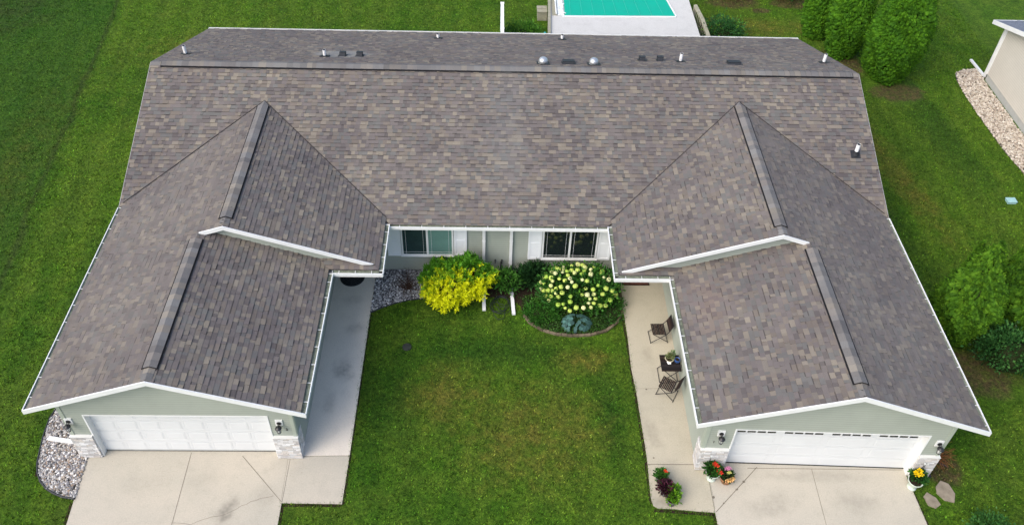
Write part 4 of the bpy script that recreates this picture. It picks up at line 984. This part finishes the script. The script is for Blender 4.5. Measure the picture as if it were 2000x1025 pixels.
# planting bed with stone ring
RB = [(-.9, -5.16), (4.33, -5.16), (4.36, -6.2), (4.34, -6.9), (4.12, -7.35), (3.72, -7.70), (3.2, -7.88), (2.6, -7.93), (2.05, -7.86), (1.6, -7.72), (1.25, -7.48), (1.02, -7.15), (.9, -6.7), (.5, -6.35), (-.5, -6.3)]
slab('planting_bed', ccw(RB), M['mulch'], .006, .04)
arc = [(1.0, -7.12), (1.22, -7.47), (1.62, -7.74), (2.05, -7.89), (2.6, -7.96), (3.2, -7.91), (3.74, -7.73), (4.14, -7.38), (4.33, -7.0), (4.37, -6.3), (4.36, -5.8)]
s = MB(); rr = random.Random(5)
for i in range(len(arc)-1):
    a, b = Vector((*arc[i], .01)), Vector((*arc[i+1], .01)); L = (b-a).length; n = max(1, round(L/.22))
    for k in range(n):
        p, q = a.lerp(b, k/n), a.lerp(b, (k+1)/n); kk = rr.uniform(.65, 1.2)
        s.bar(p+(q-p)*.04+V(0, 0, rr.uniform(-.012, .012)), q-(q-p)*.02, .085, .07, col=(.155*kk, .125*kk, .085*kk))
s.build('stone_edging', M['stone_edge'], label='curved ring of mossy brown edging stones round the hydrangea bed', cat='edging')
rg = np.random.default_rng(123); n = 16000; x = rg.uniform(-.3, 4.33, n); y = rg.uniform(-7.9, -6.3, n)
k = inside(RB, x, y) & (inside([(1.0, -6.2), (4.4, -6.2), (4.4, -8), (1.0, -8)], x, y) | (rg.random(n) < .12)) & ((x > .9) | (y > -6.5)); x, y = x[k], y[k]; n = len(x)
a = rg.uniform(0, 6.28, n); d = np.stack([np.cos(a), np.sin(a), rg.uniform(.2, 1.4, n)], 1)
v = leaves(np.stack([x, y, rg.uniform(.0, .08, n)], 1), d, rg.uniform(.04, .09, n), .45)
fast_mesh('ground_cover', v, 4, M['leaf'], palette(n, [(.05, .14, .02), (.03, .09, .015), (.08, .18, .03), (.02, .055, .012)], (4, 3, 2, 2), .2), kind='stuff', label='low green ground cover filling the stone ringed bed')
# ------------------------------------------------------------------ objects on the ground
def disc_obj(name, x, y, r, z, h_, mat_, **k):
    s = MB(); s.lathe([(.001, z), (r, z), (r, z+h_), (r*.92, z+h_+.004), (.001, z+h_+.004)], (x, y, 0), 28); return s.build(name, mat_, **k)
o = disc_obj('door_mat', -4.95, -5.50, .43, .004, .012, M['rubber'], label='round black openwork mat under the left porch roof', cat='mat')
s = MB()
for rr_ in (.12, .22, .32, .40): 
    s.tube([(-4.95+rr_*math.cos(a), -5.50+rr_*math.sin(a), .022) for a in np.linspace(0, 2*math.pi, 25)], .009, 5, cap=False)
for k in range(12):
    a = k*math.pi/6; s.bar((-4.95+.1*math.cos(a), -5.5+.1*math.sin(a), .022), (-4.95+.4*math.cos(a), -5.5+.4*math.sin(a), .022), .014, .01)
s.build('raised_pattern', M['dark'], o)
s = MB(); s.box(4.47, 5.43, -5.75, -5.25, .004, .02); o = s.build('door_mat', M['matbrown'], label='reddish brown rectangular mat under the right porch roof', cat='mat')
s = MB(); 
for x0, x1, y0, y1 in ((4.47, 5.43, -5.75, -5.72), (4.47, 5.43, -5.28, -5.25), (4.47, 4.50, -5.72, -5.28), (5.40, 5.43, -5.72, -5.28)): s.box(x0, x1, y0, y1, .02, .026)
s.build('mat_border', M['rubber'], o)
# coiled hose
rr = random.Random(9); pts = []
for i in range(150):
    t = i/150; a = t*5*2*math.pi; r_ = .27+.11*math.sin(a*.37)+.06*math.sin(a*1.7)+.02*rr.uniform(-1, 1)
    pts.append((.20+r_*math.cos(a)*.95+.06*math.sin(t*9), -6.72+r_*1.0*math.sin(a)+.07*math.cos(t*7), .03+.012*(i % 25)/5+.02*t))
pts += [(.35, -7.15, .03), (.3, -7.3, .03), (.12, -7.32, .03), (.0, -7.15, .03), (-.05, -6.9, .04)]
s = MB(); s.tube(pts, .010, 6); s.build('garden_hose', M['hose'], label='tangled black hose lying between the two downspout ends', cat='hose')
disc_obj('drain_cover', -2.82, -8.45, .15, -.02, .02, M['drain'], label='small dark round drain cover in the court lawn', cat='drain')
s = MB(); s.box(20.13, 20.47, -1.36, -1.12, -.02, .08); s.box(20.11, 20.49, -1.38, -1.10, .08, .10); s.build('utility_box', M['cap'], label='pale blue green utility cover in the lawn at the right', cat='utility box')
for pts_, lb in (([(12.75, -13.2), (12.95, -13.02), (13.15, -13.12), (13.22, -13.42), (13.1, -13.68), (12.85, -13.62), (12.7, -13.4)], 'larger flat stepping stone right of the right driveway'), ([(12.28, -13.5), (12.42, -13.38), (12.62, -13.55), (12.68, -13.75), (12.5, -13.86), (12.32, -13.76)], 'smaller flat stepping stone close to the right driveway')):
    s = MB(); n = len(pts_); s.face([(x, y, .012) for x, y in pts_][::-1]); c = pts_
    for i in range(n): s.face([(*c[i], .012), (*c[(i+1) % n], .012), (*c[(i+1) % n], -.05), (*c[i], -.05)])
    s.build('stepping_stone', M['flag'], label=lb, cat='stone', group='flat stones in the grass')
# black trim lying behind right brick pier
s = MB(); s.bar((12.66, -12.95, .04), (12.75, -12.35, .04), .05, .07); s.tube([(12.78, -12.4, .06), (13.0, -12.45, .06), (13.3, -12.6, .05)], .02, 6); s.build('garden_edging', M['dark'], label='short black edging beside the right brick pier', cat='edging')

# ------------------------------------------------------------------ folding chairs and table
def slats(s, a, b, c, d, n, th, rr):
    """woven surface between edge a->b and d->c, split in n slats along a->d"""
    a, b, c, d = map(Vector, (a, b, c, d)); nn = (b-a).cross(d-a).normalized()
    for i in range(n):
        t0, t1 = i/n+.012, (i+1)/n-.012; k = rr.choice((.7, .9, 1.1, 1.3)); col = rr.choice(((.026*k, .017*k, .016*k), (.020*k, .016*k, .017*k), (.036*k, .022*k, .018*k)))
        p = [a.lerp(d, t0), b.lerp(c, t0), b.lerp(c, t1), a.lerp(d, t1)]; vs = [q-nn*th/2 for q in p]+[q+nn*th/2 for q in p]
        s.add(vs, [(3, 2, 1, 0), (4, 5, 6, 7), (0, 1, 5, 4), (1, 2, 6, 5), (2, 3, 7, 6), (3, 0, 4, 7)], col)
def chair(loc, rz, label):
    """faces local -x; seat 0.42 square"""
    root = empty('folding_chair', loc, rz, label=label, cat='chair', group='folding wicker chairs on the right walk'); rr = random.Random(3); w_ = .22
    s = MB(); slats(s, (-.25, -w_, .45), (-.25, w_, .45), (.20, w_, .43), (.20, -w_, .43), 9, .02, rr); s.build('seat', M['wicker'], root)
    s = MB(); slats(s, (.27, -w_, .58), (.27, w_, .58), (.38, w_, .86), (.38, -w_, .86), 6, .018, rr); s.build('backrest', M['wicker'], root)
    for sy in (-1, 1):
        y = sy*.235
        s = MB(); s.tube([(-.28, y, .02), (.20, y, .44), (.29, y, .60), (.39, y, .88)], .012, 6); s.build('leg', M['blackmetal'], root)
        s = MB(); y2 = sy*.205; s.tube([(.30, y2, .02), (-.22, y2, .44)], .012, 6); s.build('leg', M['blackmetal'], root)
    s = MB()
    for x, z in ((-.27, .03), (.29, .03)): s.tube([(x, -.25, z), (x, .25, z)], .010, 6)
    s.tube([(.385, -.235, .87), (.385, .235, .87)], .011, 6); s.tube([(-.22, -.22, .44), (-.22, .22, .44)], .011, 6)
    s.build('stretcher', M['blackmetal'], root)
    return root
chair((5.40, -7.99, 0), R(3), 'dark folding wicker chair beyond the small table, nearest the porch')
chair((5.40, -10.12, 0), R(-30), 'dark folding wicker chair turned at an angle on the garage side of the table')
root = empty('folding_table', (5.52, -9.48, 0), label='small square dark wicker folding table against the right garage wall', cat='table'); rr = random.Random(8)
s = MB(); slats(s, (-.31, .31, .66), (.31, .31, .66), (.31, -.31, .66), (-.31, -.31, .66), 12, .022, rr)
s.build('tabletop', M['wicker'], root)
for sy in (-1, 1):
    s = MB(); s.tube([(-.29, sy*.27, .01), (.25, sy*.27, .645)], .012, 6); s.build('leg', M['blackmetal'], root)
    s = MB(); s.tube([(.29, sy*.24, .01), (-.25, sy*.24, .645)], .012, 6); s.build('leg', M['blackmetal'], root)
s = MB(); s.tube([(-.29, -.27, .02), (-.29, .27, .02)], .010, 6); s.build('stretcher', M['blackmetal'], root)
s = MB(); s.tube([(.29, -.24, .02), (.29, .24, .02)], .010, 6); s.build('stretcher', M['blackmetal'], root)

def pot(name, loc, prof, mat_, label, cat='planter', soil_z=None, soil_r=None, group=None):
    root = empty(name, loc, label=label, cat=cat, group=group); s = MB(); s.lathe(prof, n=24); s.build('pot', mat_, root)
    if soil_z: s = MB(); s.lathe([(soil_r, soil_z), (.001, soil_z+.01)], n=18); s.build('soil', M['soil'], root)
    return root
def tuft(root, c, rx, rz_, n, size, ratio, cols, wts, seed, name='leaves', up=.5):
    rg = np.random.default_rng(seed); u = nrm(rg.normal(size=(n, 3))); u[:, 2] = np.abs(u[:, 2]); p = u*np.array([rx, rx, rz_])*rg.uniform(.35, 1, (n, 1))+np.array(c)
    v = leaves(p, u+np.array([0, 0, up])+rg.normal(size=(n, 3))*.4, rg.uniform(.7, 1.2, n)*size, ratio); return fast_mesh(name, v, 4, M['leaf'], palette(n, cols, wts, .2), root)
def blooms(root, pts, r, col, seed, name='flower'):
    rr = random.Random(seed)
    for p in pts:
        s = MB()
        for k in range(14):
            a = k*2.4; t = (k+1)/14; d = Vector((math.cos(a)*t, math.sin(a)*t, .9-.7*t)); q = d.orthogonal().normalized(); w_ = q.cross(d).normalized(); kk = rr.uniform(.8, 1.15); c = tuple(min(1, x*kk) for x in col)
            b = Vector(p)+d*r*.35; s.face([b, b+d*r*.6+q*r*.28, b+d*r*.95, b+d*r*.6-q*r*.28], c); s.face([b, b+d*r*.6+w_*r*.28, b+d*r*.9, b+d*r*.6-w_*r*.28], c)
        s.build(name, M['petal'], root)
urn = [(.001, .0), (.13, .0), (.13, .03), (.09, .06), (.10, .12), (.17, .26), (.20, .36), (.215, .38), (.20, .385), (.18, .36), (.17, .33)]
LV = [(.04, .15, .02), (.025, .09, .015), (.07, .20, .03)]
p = pot('flower_urn', (6.27, -12.98, 0), urn, M['urn'], 'pale green urn with red geraniums by the left brick pier of the right garage', soil_z=.34, soil_r=.18, group='pale green flower urns at the right garage')
tuft(p, (-.02, .06, .36), .24, .26, 420, .11, .6, LV, (4, 3, 2), 91); blooms(p, [(.06, .04, .62), (.02, .10, .60), (.12, -.06, .52), (.16, -.1, .48)], .075, (.75, .06, .03), 1)
p = pot('flower_urn', (12.03, -13.22, 0), urn, M['urn'], 'pale green urn with yellow flowers by the right brick pier of the right garage', soil_z=.34, soil_r=.18, group='pale green flower urns at the right garage')
tuft(p, (.12, .12, .32), .24, .22, 420, .11, .6, [(.03, .11, .02), (.02, .08, .015), (.06, .18, .04)], (4, 3, 2), 92); blooms(p, [(-.02, .12, .56), (.0, .06, .55), (.10, .18, .58), (.12, .10, .52)], .085, (.85, .62, .01), 2)
p = pot('basket_planter', (6.68, -13.05, 0), [(.001, 0), (.14, 0), (.17, .10), (.205, .22), (.22, .25), (.20, .26), (.19, .22)], M['terra'], 'brown woven basket of mixed pink and yellow flowers beside the red geranium urn', soil_z=.22, soil_r=.19)
tuft(p, (0, .02, .24), .22, .17, 420, .08, .5, [(.03, .09, .02), (.02, .06, .015), (.07, .13, .03), (.07, .05, .05)], (4, 3, 2, 1), 93)
blooms(p, [(.02, .15, .40), (.06, .16, .38), (-.02, .13, .41)], .07, (.75, .35, .55), 3); blooms(p, [(.0, .0, .42), (.05, .02, .40)], .05, (.75, .75, .25), 4, 'flower'); blooms(p, [(.02, -.16, .30), (.07, -.15, .30), (-.04, -.17, .28), (.12, -.10, .3)], .07, (.80, .52, .22), 5)
gp = [(.001, 0), (.11, 0), (.12, .05), (.15, .24), (.165, .26), (.15, .265), (.14, .24)]
p = pot('planter_pot', (4.78, -13.05, 0), gp, M['grey_pot'], 'pot of round green plant with one red flower at the corner of the right walk', soil_z=.23, soil_r=.14)
tuft(p, (0, 0, .24), .22, .20, 420, .075, .7, [(.05, .17, .02), (.03, .11, .02), (.08, .22, .03)], (4, 3, 2), 94); blooms(p, [(.10, .06, .44), (.13, .03, .42)], .045, (.8, .08, .03), 6)
p = pot('planter_pot', (4.86, -13.45, 0), gp, M['grey_pot'], 'pot of dark purple coleus between two green potted plants', soil_z=.23, soil_r=.14)
tuft(p, (0, .02, .24), .25, .26, 620, .09, .6, [(.075, .018, .035), (.12, .03, .055), (.035, .012, .02), (.05, .06, .03)], (4, 3, 3, 1), 95)
p = pot('planter_pot', (5.0, -13.74, 0), gp, M['grey_pot'], 'grey pot with trailing lime green leaves nearest the bottom of the picture', soil_z=.23, soil_r=.14)
tuft(p, (.06, .06, .20), .18, .22, 200, .13, .5, [(.16, .34, .02), (.10, .25, .02), (.22, .42, .04)], (4, 3, 2), 96, up=.1); tuft(p, (.10, .24, .28), .14, .16, 130, .13, .5, [(.16, .34, .02), (.10, .25, .02), (.05, .14, .02)], (3, 3, 2), 97, 'leaves', up=.1)
# pots on the table
p = pot('succulent_bowl', (5.50, -9.36, .672), [(.001, 0), (.08, 0), (.13, .05), (.15, .09), (.14, .095), (.12, .07)], M['cream'], 'cream bowl of succulents standing on the small dark table', soil_z=.07, soil_r=.12)
tuft(p, (.0, .02, .08), .14, .10, 150, .07, .55, [(.20, .26, .10), (.30, .34, .16), (.12, .17, .06), (.30, .20, .12)], (3, 3, 2, 1), 98, up=.6); tuft(p, (.10, .12, .12), .08, .12, 70, .08, .5, [(.16, .26, .10), (.24, .34, .16)], (2, 2), 99)
s = MB(); s.lathe([(.001, 0), (.04, 0), (.065, .03), (.07, .05), (.04, .055), (.001, .04)], (5.47, -9.50, .673), 14, jit=lambda a, z: .18*math.sin(5*a)); s.build('shell_ornament', M['white'], label='white shell shaped ornament on the small table in front of the succulents', cat='ornament')
p = pot('blue_pot', (5.73, -9.43, .672), [(.001, 0), (.06, 0), (.09, .05), (.095, .10), (.08, .12), (.085, .13), (.075, .13), (.065, .10)], M['blue'], 'round blue glazed pot on the small table nearest the garage wall', cat='pot', soil_z=.095, soil_r=.068)
# garden stakes with small lamps in the urns
for (x, y, zt, lb, three) in ((6.13, -12.86, .95, 'thin black stake with white glass top behind the red geranium urn', 0), (12.22, -12.98, .82, 'thin black stake with two small clear tops behind the yellow flower urn', 1)):
    root = empty('solar_stake', (x, y, 0), label=lb, cat='garden light'); s = MB(); s.tube([(0, 0, 0), (0, 0, zt)], .009, 6)
    if three: s.tube([(.03, 0, 0), (.035, 0, zt-.02)], .008, 6)
    s.build('stake', M['blackmetal'], root)
    s = MB(); s.tube([(0, 0, zt-.02), (0, 0, zt+.05)], [.02, .035], 8)
    if three: s.tube([(.09, 0, zt-.03), (.09, 0, zt+.03)], [.02, .03], 8); s.bar((.03, 0, zt-.04), (.09, 0, zt-.02), .01, .01)
    s.build('lamp_top', M['glass_cl'], root)
# small round solar light on the gutter side of the garage wall
s = MB(); s.lathe([(.001, 0), (.05, .01), (.055, .05), (.02, .07), (.001, .07)], (5.80, -8.05, 2.35), 12); s.bar((5.89, -8.05, 2.38), (5.82, -8.05, 2.38), .03, .03); s.build('wall_sensor', M['white'], house)

# ------------------------------------------------------------------ pool deck, cover, fences
slab('pool_deck', [(2.45, 7.2), (9.62, 7.2), (9.62, 13.4), (2.75, 13.4)], M['deck'], .88, .95)
pool = empty('swimming_pool', (5.9, 12.0, .88), label='pool under a teal green cover set into the white deck', cat='pool')
s = MB()
cv = [(2.95, 10.47), (8.68, 10.60), (8.38, 12.2), (8.25, 13.3), (2.95, 13.3)]
cv = [(x-5.9, y-12.0) for x, y in cv]
N_ = 30; M_ = 14
def cvp(u, v):
    a = Vector((2.95+.35-5.9, 10.47-12)).lerp(Vector((8.68-5.9, 10.60-12)), u); b = Vector((3.02+.35-5.9, 1.3)).lerp(Vector((8.25-5.9, 1.3)), u); return a.lerp(b, v)
vs = []; fs = []
for j in range(M_+1):
    for i in range(N_+1):
        q = cvp(i/N_, j/M_); vs.append((q.x, q.y, .035+.004*math.sin(i*1.7)+.006*math.sin(j*1.3+i*.4)))
for j in range(M_):
    for i in range(N_): a = j*(N_+1)+i; fs.append((a, a+1, a+N_+2, a+N_+1))
s.add(vs, fs, smooth=True); s.build('cover', M['teal'], pool)
s = MB()
for k in range(9): 
    q0, q1 = cvp((k+.5)/9.5, 0), cvp((k+.5)/9.5, 1); s.bar((q0.x, q0.y, .048), (q1.x, q1.y, .048), .02, .006)
s.build('cover_seam', mat('teal_seam', (.04, .46, .34), .5), pool)
s = MB()
q0, q1, q2 = cvp(0, 0), cvp(1, 0), cvp(1, 1)
s.bar((q0.x-.1, q0.y-.05, .02), (q1.x+.03, q1.y-.05, .02), .07, .04); s.bar((q1.x+.05, q1.y, .02), (q2.x+.05, q2.y, .02), .07, .04); s.build('coping', M['liner'], pool)
s = MB(); s.box(-2.93, -2.63, -1.50, 1.3, .012, .03); s.build('bare_liner_strip', M['liner'], pool)
# crumpled end of the cover
s = MB(); rr = random.Random(12)
for k in range(26):
    x, y = rr.uniform(-2.86, -2.55), rr.uniform(-1.45, .9); a = rr.uniform(0, 3); s.obox((x, y, .05), (.07*math.cos(a), .07*math.sin(a), 0), (-.03*math.sin(a), .03*math.cos(a), .01), (0, 0, .012))
s.build('crumpled_fabric', M['liner'], pool)
s = MB(); s.box(-3.2, -2.95, -1.5, 1.3, .003, .02); s.build('cover_roller', M['oldwood'], pool)
s = MB(); s.tube([(-3.0, -1.5, .10), (-3.0, 1.3, .10)], .035, 8); s.build('roller_bar', M['white'], pool)
f = empty('deck_railing', (2.4, 7.3, .88), label='pale wooden railing along the left edge of the pool deck', cat='railing')
s = MB(); s.bar((.03, 0, .06), (.28, 6.1, .06), .13, .07); s.build('rail', M['oldwood'], f)
s = MB()
for k in range(7): s.bar((.03+.04*k, .5+.9*k, -.85), (.03+.04*k, .5+.9*k, .03), .07, .07, (0, 1, 0))
s.build('posts', M['oldwood'], f)
s = MB(); s.box(2.05, 2.52, 11.45, 12.0, -.02, .46); s.box(2.02, 2.52, 11.42, 12.03, .46, .50); s.box(2.02, 2.52, 11.7, 11.74, .5, .53); s.build('storage_step', M['oldwood'], label='weathered step box against the left side of the pool deck', cat='step')
st = empty('stair_rail', (9.8, 9.0, 0), label='weathered wooden stair rail sloping down beside the right side of the pool deck', cat='railing')
s = MB(); s.bar((-.02, 2.4, 1.05), (.17, 1.4, .92), .16, .09); s.bar((.17, 1.4, .92), (.34, -.2, .60), .17, .09); s.build('rail', M['oldwood'], st)
for q in ((-.02, 2.4, 1.0), (.17, 1.4, .88), (.34, -.2, .56)): s = MB(); s.bar((q[0], q[1], -.05), q, .10, .10, (0, 1, 0)); s.build('post', M['oldwood'], st)
s = MB()
for k in range(12): 
    t = k/12; x_, y_ = -.02+.36*t, 2.4-2.6*t; s.bar((x_, y_, .05), (x_, y_, .98-.4*t), .09, .02, (1, 0, 0))
s.build('board_panel', M['oldwood'], st)
s = MB(); s.tube([(2.34, 8.95, .3), (2.34, 8.95, .75)], .08, 10); s.tube([(2.30, 9.15, .4), (2.30, 9.15, .78)], .05, 8); s.build('pool_pump', M['teal_item'], label='teal pool equipment tucked under the left railing of the deck', cat='pump')
f = empty('privacy_fence', (.27, 5.6, 0), label='white vinyl privacy fence standing end on behind the house', cat='fence')
s = MB(); s.box(-.035, .035, 0, 4.3, .08, 1.78); s.build('panel', M['fencew'], f)
s = MB(); s.box(-.075, .075, 0, 4.3, 1.74, 1.84); s.box(-.05, .05, 0, 4.3, .02, .12); s.build('rail', M['fencew'], f)
for y in (2.15, 4.3): 
    s = MB(); s.box(-.07, .07, y-.07, y+.07, -.05, 1.86); s.box(-.085, .085, y-.085, y+.085, 1.86, 1.88); s.build('post', M['fencew'], f)

# ------------------------------------------------------------------ neighbouring house
nb = empty('neighbour_house', (22.78, 7.04, 0), label='beige sided house cut by the right edge with a grey roof corner', cat='house')
s = MB(); s.v
siding(s, (0, 0, 0), (0, 1, 0), [[(0, .32), (0, 2.70), (-6, 4.8), (-12, 2.70), (-12, .32)]], Nrm=(-1, 0, 0), row=.11); s.build('gable_wall', M['beige'], nb)
s = MB(); siding(s, (0, 0, 0), (1, 0, 0), [[(0, .32), (9, .32), (9, 2.70), (0, 2.70)]], Nrm=(0, 1, 0)); s.build('rear_wall', M['beige'], nb)
s = MB(); s.box(.02, 9, -12, -.02, -.1, .32); s.build('foundation', M['found'], nb)
s = MB(); s.box(-.02, .07, -.06, .02, .30, 2.72); s.build('corner_trim', M['white'], nb)
s = MB(); sr = Vector((0, -1, .35)).normalized(); 
shingles(s, (-.45, .55, 2.82), (1, 0, 0), sr, [[(-.45, .55), (9, .55), (9, -6), (-.45, -6)]], 300)
s.build('roof', M['slate'], nb)
s = MB(); board(s, (-.45, .55, 2.84), (-.45, -6, 2.84+6.55*.35), .20, .03, (-1, 0, 0), .02); board(s, (-.45, .55, 2.84), (9, .55, 2.84), .17, .03, (0, 1, 0), .0)
s.face([(-.45, .55, 2.70), (0, .55, 2.70), (0, -6, 2.70+6.55*.35), (-.45, -6, 2.70+6.55*.35)]); s.build('fascia', M['white'], nb)
s = MB(); s.bar((-.03, .12, .12), (-.05, 1.50, .06), .11, .08); s.box(-.08, .02, .03, .12, .1, 2.7); s.build('downspout', M['white'], nb)

# ------------------------------------------------------------------ grass blades
def blades():
    rg = np.random.default_rng(99); n = 230000
    x = rg.uniform(-27, 24, n); y = rg.uniform(-15.5, 15, n)
    keep = np.ones(n, bool)
    H1 = [(-11.9, -12.4), (-5.6, -12.4), (-5.6, -5.1), (5.9, -5.1), (5.9, -12.7), (12.6, -12.9), (12.6, 5.6), (-11.9, 5.6)]
    keep &= ~inside(H1, x, y)
    for p in pave+[LB, CB, NB, RB, [(2.45, 7.2), (9.62, 7.2), (9.62, 13.4), (2.75, 13.4)], [(22.7, 7.1), (30, 7.1), (30, -6), (22.7, -6)]]: keep &= ~inside(p, x, y)
    for (cx_, cy_, r_) in ((18.2, 6.2, 1.3), (16.0, -9.0, 1.4), (-2.82, -8.45, .16), (12.95, -13.35, .3), (12.48, -13.62, .2), (20.3, -1.27, .3)): keep &= (x-cx_)**2+(y-cy_)**2 > r_*r_
    x, y = x[keep], y[keep]; n = len(x)
    out = []; cols = []
    for k in range(2):
        a = rg.uniform(0, 6.28, n); L = rg.uniform(.045, .095, n); lean = rg.uniform(.4, 1.3, n); wd = rg.uniform(.008, .022, n)
        d = np.stack([np.cos(a)*lean, np.sin(a)*lean, np.ones(n)], 1); d = nrm(d); s_ = np.stack([-np.sin(a), np.cos(a), np.zeros(n)], 1)
        b = np.stack([x+rg.normal(size=n)*.02, y+rg.normal(size=n)*.02, np.full(n, -.035)], 1)
        out.append(np.stack([b-s_*wd[:, None], b+s_*wd[:, None], b+d*L[:, None]], 1)); cc = rg.choice((.45, .7, 1.0, 1.4, 2.3), (n, 1), p=(.25, .2, .25, .2, .1))*np.array([[1, 1, .9]])*rg.uniform(.85, 1.15, (n, 3)); cols.append(cc)
    v = np.concatenate(out).reshape(-1, 3); fast_mesh('grass', v, 3, M['blade'], np.concatenate(cols), kind='stuff', label='short mown lawn grass around the house')
    # longer ragged tufts along pavement edges
    segs = [((-4.15, -7.1), (-4.17, -13.8)), ((-4.2, -13.82), (-5.84, -13.82)), ((-5.83, -13.8), (-5.8, -16)), ((4.36, -7.1), (4.47, -12.5)), ((4.46, -12.5), (4.44, -13.75)), ((4.5, -13.93), (6.18, -14.05)), ((6.18, -14.05), (6.18, -16)), ((12.02, -13.0), (12.2, -16)), ((-11.62, -13.75), (-11.5, -16)), ((-13.25, -11), (-12.9, -13.0)), ((-12.8, -13.1), (-11.7, -13.75))]
    ms = MB()
    for a, b in segs[:10]:
        a_, b_ = V(*a, -.027), V(*b, -.027); d_ = (b_-a_).normalized(); q_ = V(-d_.y, d_.x, 0)*.045; ms.face([a_-q_, b_-q_, b_+q_, a_+q_])
    ms.build('lawn_edge_soil', M['mulch'], kind='structure')
    B = []
    for a, b in segs:
        L = math.dist(a, b); m = int(L*75); t = rg.uniform(0, 1, m); B.append(np.stack([a[0]+(b[0]-a[0])*t+rg.normal(size=m)*.03, a[1]+(b[1]-a[1])*t+rg.normal(size=m)*.03, np.full(m, -.03)], 1))
    b = np.concatenate(B); m = len(b); a = rg.uniform(0, 6.28, m); L = rg.uniform(.06, .12, m); lean = rg.uniform(.3, 1.0, m)
    d = nrm(np.stack([np.cos(a)*lean, np.sin(a)*lean, np.ones(m)], 1)); s_ = np.stack([-np.sin(a), np.cos(a), np.zeros(m)], 1)*.008
    v = np.stack([b-s_, b+s_, b+d*L[:, None]], 1).reshape(-1, 3); fast_mesh('edge_grass', v, 3, M['blade'], rg.uniform(.7, 1.3, (m, 1))*np.ones((1, 3)), kind='stuff', label='longer ragged grass along the pavement edges')
blades()
